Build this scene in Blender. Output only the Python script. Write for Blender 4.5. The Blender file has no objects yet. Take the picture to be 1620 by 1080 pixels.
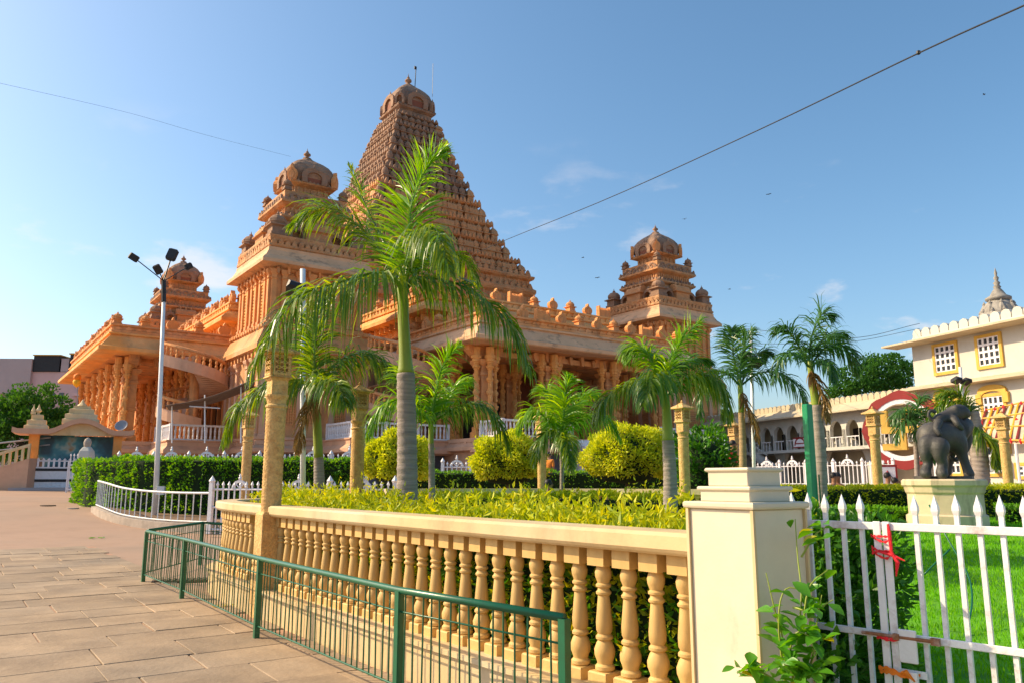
import bpy, math, random
import numpy as np
from mathutils import Vector, Matrix, Quaternion
random.seed(7); RNG = np.random.default_rng(11)
sc = bpy.context.scene; COL = sc.collection
R = math.radians
# ---------------------------------------------------------------- camera
F = 1241.0; PITCH = math.atan(220 / F); EYE = 1.6
cam_d = bpy.data.cameras.new('camera'); cam = bpy.data.objects.new('camera', cam_d); COL.objects.link(cam)
cam.location = (0, 0, EYE); cam.rotation_euler = (R(90) + PITCH, 0, 0)
cam_d.sensor_width = 36; cam_d.lens = F / 1620 * 36; cam_d.clip_start = 0.05; cam_d.clip_end = 3000
sc.camera = cam
# ---------------------------------------------------------------- sky and sun
SUN_EL, SUN_AZ = 35, -81          # azimuth from the view direction, negative = left
w = bpy.data.worlds.new('World'); sc.world = w; w.use_nodes = True
nt = w.node_tree; bg = nt.nodes['Background']
sky = nt.nodes.new('ShaderNodeTexSky'); sky.sky_type = 'NISHITA'; sky.sun_disc = False
sky.sun_elevation = R(SUN_EL); sky.sun_rotation = R(SUN_AZ)
sky.air_density = 1.0; sky.dust_density = 2.1; sky.ozone_density = 2.0; sky.altitude = 100
tc = nt.nodes.new('ShaderNodeTexCoord')
sep = nt.nodes.new('ShaderNodeSeparateXYZ'); nt.links.new(tc.outputs['Generated'], sep.inputs[0])
mp = nt.nodes.new('ShaderNodeMapping'); mp.inputs['Scale'].default_value = (1.0, 1.0, 2.6)
nt.links.new(tc.outputs['Generated'], mp.inputs[0])
cn = nt.nodes.new('ShaderNodeTexNoise'); cn.inputs['Scale'].default_value = 7.0; cn.inputs['Detail'].default_value = 7
cn.inputs['Roughness'].default_value = .56
nt.links.new(mp.outputs[0], cn.inputs['Vector'])
cr = nt.nodes.new('ShaderNodeMapRange'); cr.interpolation_type = 'SMOOTHSTEP'
cr.inputs['From Min'].default_value = .57; cr.inputs['From Max'].default_value = .74; cr.inputs['To Max'].default_value = .75
nt.links.new(cn.outputs[0], cr.inputs['Value'])
hz = nt.nodes.new('ShaderNodeMapRange'); hz.inputs['From Min'].default_value = .42; hz.inputs['From Max'].default_value = .16
nt.links.new(sep.outputs['Z'], hz.inputs['Value'])
cm = nt.nodes.new('ShaderNodeMath'); cm.operation = 'MULTIPLY'
nt.links.new(cr.outputs[0], cm.inputs[0]); nt.links.new(hz.outputs[0], cm.inputs[1])
mix = nt.nodes.new('ShaderNodeMix'); mix.data_type = 'RGBA'
mix.inputs['B'].default_value = (5.6, 5.0, 4.7, 1)
shs = nt.nodes.new('ShaderNodeHueSaturation'); shs.inputs['Hue'].default_value = .491; shs.inputs['Saturation'].default_value = 1.16; shs.inputs['Value'].default_value = 1.0
nt.links.new(sky.outputs[0], shs.inputs['Color'])
nt.links.new(cm.outputs[0], mix.inputs['Factor']); nt.links.new(shs.outputs[0], mix.inputs['A'])
nt.links.new(mix.outputs['Result'], bg.inputs['Color']); bg.inputs['Strength'].default_value = .15
sun_d = bpy.data.lights.new('sun', 'SUN'); sun_d.energy = 4.6; sun_d.angle = R(.5); sun_d.color = (1, .80, .51)
sun = bpy.data.objects.new('sun', sun_d); COL.objects.link(sun)
SDIR = Vector((math.cos(R(SUN_EL)) * math.sin(R(SUN_AZ)), math.cos(R(SUN_EL)) * math.cos(R(SUN_AZ)), math.sin(R(SUN_EL))))
sun.rotation_euler = (-SDIR).to_track_quat('-Z', 'Y').to_euler()
vs = sc.view_settings; vs.view_transform = 'Standard'; vs.look = 'None'; vs.gamma = 1; vs.exposure = .45
vs.use_curve_mapping = False
sc.cycles.max_bounces = 6; sc.cycles.diffuse_bounces = 3; sc.cycles.transparent_max_bounces = 6
# ---------------------------------------------------------------- measuring helpers
def ray(x, y):
    u = (x - 810) / F; v = (540 - y) / F
    return Vector((u, math.cos(PITCH) - v * math.sin(PITCH), math.sin(PITCH) + v * math.cos(PITCH)))
def at(x, y, Y):
    d = ray(x, y); return Vector((0, 0, EYE)) + d * (Y / d.y)
def gz(x, y, z=0.):
    d = ray(x, y); return Vector((0, 0, EYE)) + d * ((z - EYE) / d.z)
TH = R(35.5); CB, SB = math.cos(TH), math.sin(TH)
def ts(t, s, z=0.): return Vector((CB * t - SB * s, SB * t + CB * s, z))     # path coordinates: t across, s along
_gs = [-1e4, 22.5, 25, 27.5, 31, 34, 40, 52, 62, 1e4]; _gzv = [0, 0, .02, .10, .36, .56, .84, 1.15, 1.25, 1.25]
def G(x, y): return float(np.interp(-SB * x + CB * y, _gs, _gzv))
# ---------------------------------------------------------------- mesh builder
class MB:
    def __init__(s): s.v = []; s.f = []
    def add(s, vs, fs):
        o = len(s.v); s.v += [tuple(p) for p in vs]; s.f += [tuple(i + o for i in q) for q in fs]; return s
    def box(s, x0, x1, y0, y1, z0, z1):
        return s.add([(x0,y0,z0),(x1,y0,z0),(x1,y1,z0),(x0,y1,z0),(x0,y0,z1),(x1,y0,z1),(x1,y1,z1),(x0,y1,z1)],
                     [(3,2,1,0),(4,5,6,7),(0,1,5,4),(1,2,6,5),(2,3,7,6),(3,0,4,7)])
    def cbox(s, c, d): return s.box(c[0]-d[0]/2, c[0]+d[0]/2, c[1]-d[1]/2, c[1]+d[1]/2, c[2]-d[2]/2, c[2]+d[2]/2)
    def rl(s, prof, hx, hy, cx=0, cy=0, cap=True):                # rectangular lathe: profile of (offset, z)
        vs = []
        for o, z in prof:
            a, b = hx + o, hy + o
            vs += [(cx-a,cy-b,z),(cx+a,cy-b,z),(cx+a,cy+b,z),(cx-a,cy+b,z)]
        fs = []
        for i in range(len(prof)-1):
            for k in range(4):
                fs.append((4*i+k, 4*i+(k+1)%4, 4*i+4+(k+1)%4, 4*i+4+k))
        if cap: fs += [(3,2,1,0), tuple(4*(len(prof)-1)+k for k in range(4))]
        return s.add(vs, fs)
    def lathe(s, prof, n=16, c=(0,0,0), pw=None, cap=True, ph=0.):
        vs = []; fs = []
        for r, z in prof:
            for k in range(n):
                a = 2*math.pi*(k+ph)/n; ca, sa = math.cos(a), math.sin(a)
                q = 1 if not pw else 1/((abs(ca)**pw+abs(sa)**pw)**(1/pw))
                vs.append((c[0]+r*q*ca, c[1]+r*q*sa, c[2]+z))
        for i in range(len(prof)-1):
            for k in range(n): fs.append((n*i+k, n*i+(k+1)%n, n*i+n+(k+1)%n, n*i+n+k))
        if cap: fs += [tuple(range(n-1,-1,-1)), tuple(n*(len(prof)-1)+k for k in range(n))]
        return s.add(vs, fs)
    def tube(s, pts, r, n=8, cap=True):
        pts = [Vector(p) for p in pts]; rs = r if hasattr(r, '__len__') else [r]*len(pts)
        vs = []; fs = []; up = None
        for i, p in enumerate(pts):
            d = (pts[min(i+1,len(pts)-1)] - pts[max(i-1,0)]).normalized()
            if up is None: up = Vector((0,0,1)) if abs(d.z) < .9 else Vector((1,0,0))
            x = d.cross(up).normalized(); up = x.cross(d).normalized()
            for k in range(n):
                a = 2*math.pi*k/n; vs.append(p + (x*math.cos(a) + up*math.sin(a))*rs[i])
        for i in range(len(pts)-1):
            for k in range(n): fs.append((n*i+k, n*i+(k+1)%n, n*i+n+(k+1)%n, n*i+n+k))
        if cap: fs += [tuple(range(n-1,-1,-1)), tuple(n*(len(pts)-1)+k for k in range(n))]
        return s.add(vs, fs)
    def ext(s, poly, vec):                                        # extrude a planar polygon
        n = len(poly); vec = Vector(vec); vs = [Vector(p) for p in poly]; vs += [p+vec for p in vs]
        return s.add(vs, [tuple(range(n-1,-1,-1)), tuple(range(n,2*n))] + [(k,(k+1)%n,n+(k+1)%n,n+k) for k in range(n)])
    def sweep(s, prof, path, closed=False):                       # profile (offset to the left of travel, z) along an XY(Z) path
        P = [Vector((p[0],p[1],p[2] if len(p) > 2 else 0)) for p in path]; n = len(P); m = len(prof); vs = []; fs = []
        for i, p in enumerate(P):
            d0 = (P[i]-P[i-1]) if i else None; d1 = (P[i+1]-P[i]) if i < n-1 else None
            if d0 is None: d0 = d1
            if d1 is None: d1 = d0
            d0 = Vector((d0.x,d0.y,0)).normalized(); d1 = Vector((d1.x,d1.y,0)).normalized()
            n0 = Vector((-d0.y,d0.x,0)); n1 = Vector((-d1.y,d1.x,0)); b = (n0+n1).normalized(); k = 1/max(.4,b.dot(n1))
            for o, z in prof: vs.append(p + b*(o*k) + Vector((0,0,z)))
        for i in range(n-1):
            for k in range(m): fs.append((m*i+k, m*i+m+k, m*i+m+(k+1)%m, m*i+(k+1)%m))
        fs += [tuple(range(m)), tuple(m*(n-1)+k for k in range(m-1,-1,-1))]
        return s.add(vs, fs)
    def mesh(s, name, smooth=False, fix=True):
        me = bpy.data.meshes.new(name); me.from_pydata(s.v, [], s.f)
        if fix:
            import bmesh
            b = bmesh.new(); b.from_mesh(me); bmesh.ops.recalc_face_normals(b, faces=b.faces); b.to_mesh(me); b.free()
        if smooth: me.polygons.foreach_set('use_smooth', [True]*len(me.polygons))
        return me
    def build(s, name, m, parent=None, smooth=False, **k):
        return ob(name, s.mesh(name, smooth), m, parent, **k)
def ob(name, me, m=None, parent=None, loc=None, rz=None, rot=None, scale=None):
    o = bpy.data.objects.new(name, me); COL.objects.link(o)
    if m is not None and not me.materials: me.materials.append(m)
    if parent: o.parent = parent
    if loc is not None: o.location = loc
    if rz is not None: o.rotation_euler = (0,0,rz)
    if rot is not None: o.rotation_euler = rot
    if scale is not None: o.scale = scale if hasattr(scale,'__len__') else (scale,)*3
    return o
def tag(o, label, cat, group=None):
    o['label'] = label; o['category'] = cat
    if group: o['group'] = group
    return o
def struct(o): o['kind'] = 'structure'; return o
def stuff(o): o['kind'] = 'stuff'; return o
def empty(name, loc=(0,0,0), rz=0, label=None, cat=None, group=None):
    o = bpy.data.objects.new(name, None); COL.objects.link(o); o.location = loc; o.rotation_euler = (0,0,rz)
    o.empty_display_size = .1
    if label: tag(o, label, cat, group)
    return o
def smooth_by_angle(me, ang=40):
    me.polygons.foreach_set('use_smooth', [True]*len(me.polygons))
    try: me.set_sharp_from_angle(angle=R(ang))
    except Exception: pass
    return me
def bevel(o, wdt=.01, seg=1):
    b = o.modifiers.new('bevel','BEVEL'); b.width = wdt; b.segments = seg; b.limit_method = 'ANGLE'; b.angle_limit = R(40); return o
def interp(pts, n):                                               # Catmull-Rom through points
    P = [Vector(p) for p in pts]; P = [P[0]*2-P[1]] + P + [P[-1]*2-P[-2]]; out = []
    m = len(P)-3
    for i in range(n+1):
        t = i/n*m; k = min(int(t), m-1); t -= k; a,b,c,d = P[k:k+4]
        out.append(.5*((2*b)+(c-a)*t+(2*a-5*b+4*c-d)*t*t+(3*b-a-3*c+d)*t**3))
    return out
def fast_mesh(name, V, loops, starts, mats=None, smooth=False):
    me = bpy.data.meshes.new(name); V = np.asarray(V, np.float32); loops = np.asarray(loops, np.int32); starts = np.asarray(starts, np.int32)
    me.vertices.add(len(V)); me.vertices.foreach_set('co', V.ravel())
    me.loops.add(len(loops)); me.loops.foreach_set('vertex_index', loops)
    me.polygons.add(len(starts)); me.polygons.foreach_set('loop_start', starts)
    me.polygons.foreach_set('use_smooth', np.full(len(starts), smooth))
    me.update(calc_edges=True); me.validate(); return me
# ---------------------------------------------------------------- materials
def mat(name, col, rough=.75, var=.12, scale=3., bump=.15, bscale=None, dirt=None, dirt_amt=.5, dirt_scale=1.2, dirt_z=1., objvar=.06,
        metal=0., spec=.35, col2=None, lo=.45, hi=.7, stretch=None, carve=0., cscale=2.2):
    m = bpy.data.materials.new(name); m.use_nodes = True; t = m.node_tree; N = t.nodes; L = t.links
    b = N['Principled BSDF']; b.inputs['Roughness'].default_value = rough; b.inputs['Metallic'].default_value = metal
    b.inputs['Specular IOR Level'].default_value = spec
    g = N.new('ShaderNodeTexCoord'); vec = g.outputs['Object']
    if stretch:
        mpn = N.new('ShaderNodeMapping'); mpn.inputs['Scale'].default_value = stretch; L.new(vec, mpn.inputs[0]); vec = mpn.outputs[0]
    n1 = N.new('ShaderNodeTexNoise'); n1.inputs['Scale'].default_value = scale; n1.inputs['Detail'].default_value = 8; n1.inputs['Roughness'].default_value = .62
    L.new(vec, n1.inputs['Vector'])
    mr = N.new('ShaderNodeMapRange'); mr.inputs['From Min'].default_value = .3; mr.inputs['From Max'].default_value = .7
    mr.inputs['To Min'].default_value = 1-var; mr.inputs['To Max'].default_value = 1+var; L.new(n1.outputs[0], mr.inputs['Value'])
    oi = N.new('ShaderNodeObjectInfo')
    om = N.new('ShaderNodeMapRange'); om.inputs['To Min'].default_value = 1-objvar; om.inputs['To Max'].default_value = 1+objvar
    L.new(oi.outputs['Random'], om.inputs['Value'])
    mm = N.new('ShaderNodeMath'); mm.operation = 'MULTIPLY'; L.new(mr.outputs[0], mm.inputs[0]); L.new(om.outputs[0], mm.inputs[1])
    hs = N.new('ShaderNodeHueSaturation'); hs.inputs['Color'].default_value = (*col,1); L.new(mm.outputs[0], hs.inputs['Value'])
    out = hs.outputs[0]
    if col2 is not None:
        mx = N.new('ShaderNodeMix'); mx.data_type = 'RGBA'; mx.inputs['A'].default_value = (*col,1); mx.inputs['B'].default_value = (*col2,1)
        n3 = N.new('ShaderNodeTexNoise'); n3.inputs['Scale'].default_value = scale*.37; n3.inputs['Detail'].default_value = 5; L.new(vec, n3.inputs['Vector'])
        r3 = N.new('ShaderNodeMapRange'); r3.inputs['From Min'].default_value = lo; r3.inputs['From Max'].default_value = hi; L.new(n3.outputs[0], r3.inputs['Value'])
        L.new(r3.outputs[0], mx.inputs['Factor']); L.new(mx.outputs['Result'], hs.inputs['Color'])
    if dirt is not None:
        mp2 = N.new('ShaderNodeMapping'); mp2.inputs['Scale'].default_value = (1,1,dirt_z); L.new(g.outputs['Object'], mp2.inputs[0])
        n2 = N.new('ShaderNodeTexNoise'); n2.inputs['Scale'].default_value = dirt_scale; n2.inputs['Detail'].default_value = 9; n2.inputs['Roughness'].default_value = .68
        L.new(mp2.outputs[0], n2.inputs['Vector'])
        r2 = N.new('ShaderNodeMapRange'); r2.inputs['From Min'].default_value = .52; r2.inputs['From Max'].default_value = .74; r2.inputs['To Max'].default_value = dirt_amt
        L.new(n2.outputs[0], r2.inputs['Value'])
        md = N.new('ShaderNodeMix'); md.data_type = 'RGBA'; L.new(r2.outputs[0], md.inputs['Factor']); L.new(out, md.inputs['A']); md.inputs['B'].default_value = (*dirt,1)
        out = md.outputs['Result']
    L.new(out, b.inputs['Base Color'])
    if bump:
        nb = N.new('ShaderNodeTexNoise'); nb.inputs['Scale'].default_value = bscale or scale*6; nb.inputs['Detail'].default_value = 6; L.new(vec, nb.inputs['Vector'])
        bp = N.new('ShaderNodeBump'); bp.inputs['Strength'].default_value = bump; bp.inputs['Distance'].default_value = .02
        L.new(nb.outputs[0], bp.inputs['Height']); last = bp.outputs[0]
        if carve:
            cmn = N.new('ShaderNodeMapping'); cmn.inputs['Scale'].default_value = (1,1,1.5); L.new(g.outputs['Object'], cmn.inputs[0])
            for fs_, st_, ds_ in ((cscale,carve,.16),(cscale*2.7,carve*.8,.06)):
                vo = N.new('ShaderNodeTexVoronoi'); vo.feature = 'SMOOTH_F1'; vo.inputs['Scale'].default_value = fs_; L.new(cmn.outputs[0], vo.inputs['Vector'])
                b2 = N.new('ShaderNodeBump'); b2.invert = True; b2.inputs['Strength'].default_value = st_; b2.inputs['Distance'].default_value = ds_
                L.new(vo.outputs['Distance'], b2.inputs['Height']); L.new(last, b2.inputs['Normal']); last = b2.outputs[0]
        L.new(last, b.inputs['Normal'])
    return m
def leafmat(name, c1, c2, c3, transl=.35, rough=.45, spec=.4, tcol=None):
    m = bpy.data.materials.new(name); m.use_nodes = True; t = m.node_tree; N = t.nodes; L = t.links
    b = N['Principled BSDF']; b.inputs['Roughness'].default_value = rough; b.inputs['Specular IOR Level'].default_value = spec
    ge = N.new('ShaderNodeNewGeometry'); cr = N.new('ShaderNodeValToRGB'); e = cr.color_ramp.elements
    e[0].color = (*c1,1); e[1].color = (*c3,1); e[1].position = 1; k = cr.color_ramp.elements.new(.5); k.color = (*c2,1)
    tcn = N.new('ShaderNodeTexCoord'); nz = N.new('ShaderNodeTexNoise'); nz.inputs['Scale'].default_value = 2.2; nz.inputs['Detail'].default_value = 3
    L.new(tcn.outputs['Object'], nz.inputs['Vector'])
    ad = N.new('ShaderNodeMath'); ad.operation = 'MULTIPLY_ADD'; ad.inputs[1].default_value = .55; L.new(ge.outputs['Random Per Island'], ad.inputs[0])
    nm = N.new('ShaderNodeMapRange'); nm.inputs['From Min'].default_value = .3; nm.inputs['From Max'].default_value = .7; nm.inputs['To Max'].default_value = .45
    L.new(nz.outputs[0], nm.inputs['Value']); L.new(nm.outputs[0], ad.inputs[2]); L.new(ad.outputs[0], cr.inputs[0])
    L.new(cr.outputs[0], b.inputs['Base Color'])
    tr = N.new('ShaderNodeBsdfTranslucent')
    hs = N.new('ShaderNodeHueSaturation'); hs.inputs['Hue'].default_value = .475; hs.inputs['Saturation'].default_value = 1.1; hs.inputs['Value'].default_value = 1.7
    L.new(cr.outputs[0], hs.inputs['Color']); L.new(hs.outputs[0], tr.inputs['Color'])
    mx = N.new('ShaderNodeMixShader'); mx.inputs[0].default_value = transl
    L.new(b.outputs[0], mx.inputs[1]); L.new(tr.outputs[0], mx.inputs[2]); L.new(mx.outputs[0], N['Material Output'].inputs['Surface'])
    return m
M = {}
M['stone'] = mat('salmon_stone', (.72,.305,.10), .8, .22, .8, .25, 9, dirt=(.15,.09,.065), dirt_amt=.85, dirt_scale=1.0, dirt_z=.28, col2=(.66,.36,.18), carve=0.22)
M['stone2'] = mat('bright_ochre_stone', (.78,.34,.085), .8, .18, .9, .25, 9, dirt=(.22,.12,.07), dirt_amt=.6, dirt_scale=1.0, dirt_z=.35, col2=(.70,.42,.18), carve=0.3)
M['wstone'] = mat('weathered_stone', (.34,.20,.125), .85, .25, 1.1, .35, 8, dirt=(.105,.075,.062), dirt_amt=.9, dirt_scale=.9, dirt_z=.7, col2=(.24,.155,.11), carve=0.8)
M['tstone'] = mat('tower_stone', (.58,.27,.11), .82, .2, .9, .3, 8, dirt=(.15,.09,.065), dirt_amt=.7, dirt_scale=.8, dirt_z=.7, col2=(.48,.28,.14), carve=0.8)
M['frieze'] = mat('peeling_frieze', (.68,.40,.22), .8, .12, .9, .2, 9, dirt=(.09,.075,.06), dirt_amt=.9, dirt_scale=1.1, dirt_z=2.2)
M['pink'] = mat('pink_plinth', (.64,.37,.235), .8, .12, 1., .15, dirt=(.30,.16,.11), dirt_amt=.35)
M['brown'] = mat('red_brown_panel', (.25,.085,.045), .75, .2, 1.5, .2)
M['dark'] = mat('dark_opening', (.035,.022,.018), .8, .2, 2, 0)
M['slate'] = mat('slate_blue_basement', (.12,.12,.15), .8, .15, 1, .1)
M['cream'] = mat('cream_marble', (.64,.475,.245), .55, .10, 2.2, .08, 40, dirt=(.34,.24,.13), dirt_amt=.55, dirt_scale=2.5, dirt_z=.5, col2=(.66,.53,.34))
M['creamb'] = mat('cream_sandstone_baluster', (.66,.43,.155), .6, .15, 6, .12, 40, col2=(.50,.285,.09), stretch=(1,1,.35), dirt=(.38,.23,.11), dirt_amt=.35, dirt_scale=9)
M['pier'] = mat('pale_marble_pier', (.64,.565,.41), .5, .1, 1.6, .05, 60, dirt=(.30,.235,.14), dirt_amt=.65, dirt_scale=2.4, dirt_z=.35)
M['carved'] = mat('carved_sandstone', (.66,.42,.16), .8, .25, 26, .9, 34, col2=(.56,.30,.10))
M['white'] = mat('white_paint', (.80,.78,.80), .45, .06, 8, .08, dirt=(.32,.20,.12), dirt_amt=.35, dirt_scale=7)
M['gatew'] = mat('white_gate_paint', (.80,.77,.77), .4, .06, 9, .12, 60, dirt=(.26,.10,.045), dirt_amt=.9, dirt_scale=5)
M['rust'] = mat('rusty_iron', (.32,.13,.06), .8, .3, 30, .3, col2=(.6,.5,.45))
M['green'] = mat('green_enamel', (.008,.115,.052), .32, .12, 7, .05, 80, dirt=(.02,.06,.035), dirt_amt=.6, dirt_scale=6, spec=.5)
M['greenpost'] = mat('bright_green_enamel', (.006,.27,.11), .35, .08, 4, .05, spec=.5)
M['pole'] = mat('white_pole_paint', (.74,.74,.74), .4, .08, 3, .05)
M['black'] = mat('black_metal', (.022,.022,.025), .5, .2, 4, .05)
M['red'] = mat('red_cloth', (.75,.02,.03), .7, .2, 14, .3)
M['orange'] = mat('orange_cloth', (.9,.22,.015), .7, .2, 14, .3)
M['yellow'] = mat('yellow_paint', (.62,.38,.07), .65, .15, 2, .1)
M['flag'] = mat('yellow_cloth', (.9,.42,.02), .7, .1, 5, .1)
M['redp'] = mat('maroon_paint', (.26,.022,.02), .6, .12, 1.4, .1)
M['wall'] = mat('whitewashed_wall', (.58,.56,.50), .8, .1, .7, .1, dirt=(.42,.36,.27), dirt_amt=.45, dirt_scale=.7, dirt_z=.35)
M['wallc'] = mat('cream_stained_wall', (.57,.48,.33), .8, .14, .7, .1, dirt=(.33,.25,.15), dirt_amt=.55, dirt_scale=.8, dirt_z=.4)
M['pinkwall'] = mat('pale_pink_plaster', (.62,.45,.44), .85, .08, .4, .1, dirt=(.4,.3,.3), dirt_amt=.4, dirt_scale=.3)
M['greyw'] = mat('grey_plaster', (.42,.36,.36), .85, .1, .4, .1)
M['glass'] = mat('dark_glass', (.05,.06,.07), .12, .1, 3, 0, spec=.6)
M['grey'] = mat('grey_metal', (.30,.32,.35), .45, .1, 5, .05)
M['soil'] = mat('brown_soil', (.20,.12,.07), .95, .3, 5, .6)
M['concrete'] = mat('path_concrete', (.37,.235,.16), .85, .12, .5, .1, 30, dirt=(.22,.14,.09), dirt_amt=.55, dirt_scale=.5, col2=(.32,.22,.155))
M['curb'] = mat('grey_kerb_stone', (.40,.33,.27), .9, .2, 4, .4)
M['slab'] = mat('tan_sandstone_slab', (.33,.235,.15), .8, .24, 1.4, .35, 22, dirt=(.17,.115,.075), dirt_amt=.6, dirt_scale=1.3, col2=(.285,.215,.15), objvar=.14)
M['joint'] = mat('pink_joint_mortar', (.40,.23,.15), .9, .2, 5, .3, col2=(.20,.14,.09), lo=.45, hi=.65)
M['eleph'] = mat('dark_stone_elephant', (.06,.056,.053), .55, .35, 3, .5, 14, dirt=(.22,.18,.13), dirt_amt=.5, dirt_scale=1.8, dirt_z=.5)
M['pedestal'] = mat('stained_pedestal_stone', (.62,.50,.33), .8, .15, 2, .2, dirt=(.16,.12,.075), dirt_amt=.75, dirt_scale=2.6, dirt_z=.22)
M['trunk'] = mat('grey_palm_trunk', (.34,.28,.24), .9, .22, 5, .6, 20, stretch=(.6,.6,9), col2=(.25,.21,.19))
M['trunkw'] = mat('tan_palm_trunk', (.46,.30,.15), .9, .22, 5, .6, 20, stretch=(.6,.6,9), col2=(.36,.25,.14))
M['shaft'] = mat('green_crownshaft', (.27,.33,.035), .45, .2, 3, .1, stretch=(1,1,.3), col2=(.16,.24,.03), spec=.4)
M['bark'] = mat('brown_bark', (.14,.095,.06), .95, .3, 6, .6)
M['skin'] = mat('brown_skin', (.30,.15,.085), .6, .08, 5, 0)
M['hair'] = mat('black_hair', (.012,.01,.01), .5, .2, 20, .2)
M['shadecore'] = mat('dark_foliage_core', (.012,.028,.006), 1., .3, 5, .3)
M['palm'] = leafmat('palm_leaf', (.03,.11,.014), (.10,.21,.014), (.36,.40,.02), .44, .32, .5)
M['palmy'] = leafmat('young_palm_leaf', (.06,.20,.012), (.14,.33,.015), (.36,.48,.025), .46, .35, .45)
M['palmd'] = leafmat('dark_palm_leaf', (.03,.09,.02), (.045,.14,.025), (.085,.21,.03), .32, .35, .45)
M['golden'] = leafmat('golden_hedge_leaf', (.12,.24,.012), (.42,.48,.012), (.74,.66,.02), .35, .5, .3)
M['shrubg'] = leafmat('golden_shrub_leaf', (.24,.33,.012), (.50,.57,.03), (.82,.82,.11), .35, .6, .2)
M['hedge'] = leafmat('green_hedge_leaf', (.04,.17,.01), (.11,.33,.015), (.30,.50,.02), .35, .45, .35)
M['bush'] = leafmat('bush_leaf', (.025,.10,.012), (.055,.20,.018), (.13,.34,.03), .35, .4, .4)
M['tree'] = leafmat('tree_leaf', (.018,.075,.012), (.04,.15,.018), (.10,.27,.03), .3, .6, .25)
M['vine'] = leafmat('vine_leaf', (.045,.19,.015), (.09,.30,.02), (.24,.46,.04), .4, .35, .45)
M['ylw'] = leafmat('yellow_leaf', (.4,.42,.03), (.5,.48,.04), (.6,.5,.05), .4, .4, .4)
M['grass'] = leafmat('lawn_grass', (.09,.30,.006), (.16,.45,.01), (.28,.60,.02), .35, .6, .2)
M['lawn'] = mat('lawn_turf', (.12,.36,.010), .95, .3, 3, .5, 60, col2=(.05,.19,.010))
M['spire'] = mat('dark_spire_stone', (.32,.29,.25), .85, .3, 2, .4, dirt=(.09,.08,.07), dirt_amt=.8, dirt_scale=1.5)
M['dry'] = leafmat('dry_palm_leaf', (.16,.09,.035), (.27,.17,.06), (.36,.26,.09), .3, .7, .2)
# ================================================================ ground
def sheet(name, m, x0, x1, y0, y1, step, zf, keep=None):
    nx = int((x1-x0)/step)+1; ny = int((y1-y0)/step)+1; vs = []; fs = []
    for j in range(ny):
        for i in range(nx):
            x = x0+i*step; y = y0+j*step; vs.append((x,y,zf(x,y)))
    for j in range(ny-1):
        for i in range(nx-1): fs.append((j*nx+i, j*nx+i+1, (j+1)*nx+i+1, (j+1)*nx+i))
    me = bpy.data.meshes.new(name); me.from_pydata(vs, [], fs)
    return struct(ob(name, me, m))
ground = sheet('ground', M['concrete'], -120, 120, -20, 220, 2.0, lambda x,y: G(x,y)-.012)
far = MB(); far.add([(-2500,-2500,-.6),(2500,-2500,-.6),(2500,2500,-.6),(-2500,2500,-.6)], [(0,1,2,3)])
struct(far.build('far_terrain', M['soil']))
# ================================================================ temple
CX, CY = -10.43, 73.1
temple = empty('temple', (CX,CY,0), TH, 'large salmon orange stone temple with stepped pyramid tower and four domed corner towers', 'temple')
# shared ornament meshes (outward = -y, origin at the base centre)
def kudu_mesh(wd=.88, h=.9, d=.34):
    a = [(-.75,0),(-.8,.12),(-1,.3),(-1.02,.5),(-.8,.68),(-.45,.78),(-.2,.86),(-.16,.98),(0,1.12)]
    pts = [(x*wd*.5, -d/2, z*h) for x,z in a] + [(-x*wd*.5, -d/2, z*h) for x,z in a[-2::-1]]
    b = MB(); b.ext(pts, (0,d,0))
    q = [(x*wd*.3, -d/2-.05, z*h*.62+.08) for x,z in a] + [(-x*wd*.3, -d/2-.05, z*h*.62+.08) for x,z in a[-2::-1]]
    b.ext(q, (0,.05,0)); return b
K_KUDU = kudu_mesh().mesh('kudu'); K_KUDU.materials.append(M['stone'])
def arch_mesh():
    b = MB(); n = 10
    P = [(-.5,-.16,0)]+[(-.52*math.cos(math.pi*k/n),-.16,.34+.46*math.sin(math.pi*k/n)) for k in range(n+1)]+[(.5,-.16,0)]
    Q = [(-.28,-.16,0)]+[(-.30*math.cos(math.pi*k/n),-.16,.30+.28*math.sin(math.pi*k/n)) for k in range(n+1)]+[(.28,-.16,0)]
    for k in range(n+2): b.ext([P[k],P[k+1],Q[k+1],Q[k]],(0,.32,0))
    b.lathe([(.05,.76),(.10,.84),(.05,.92),(.0,1.06)],6)
    return b
K_KUDUT = arch_mesh().mesh('kudu'); K_KUDUT.materials.append(M['wstone'])
def kuta_mesh(m, s=1.):
    b = MB()
    b.rl([(0,0),(0,.10),(-.05,.12),(-.05,.34),(.06,.38),(.06,.42),(-.04,.47)], .33*s, .33*s)
    b.lathe([(.30*s,.46),(.37*s,.56),(.36*s,.66),(.24*s,.80),(.06*s,.88),(.09*s,.92),(.03*s,.97),(.0,1.10)], 8, ph=.5)
    me = b.mesh('mini_shrine'); me.materials.append(m); return me
_b = MB(); _n = 10; _b.ext([(-.28,-.03,0)]+[(-.30*math.cos(math.pi*k/_n),-.03,.30+.28*math.sin(math.pi*k/_n)) for k in range(_n+1)]+[(.28,-.03,0)],(0,.15,0))
K_REC = _b.mesh('arch_recess'); K_REC.materials.append(M['brown'])
K_KUTA = kuta_mesh(M['stone']); K_KUTAT = kuta_mesh(M['tstone']); K_KUTAW = kuta_mesh(M['wstone'])
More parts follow.
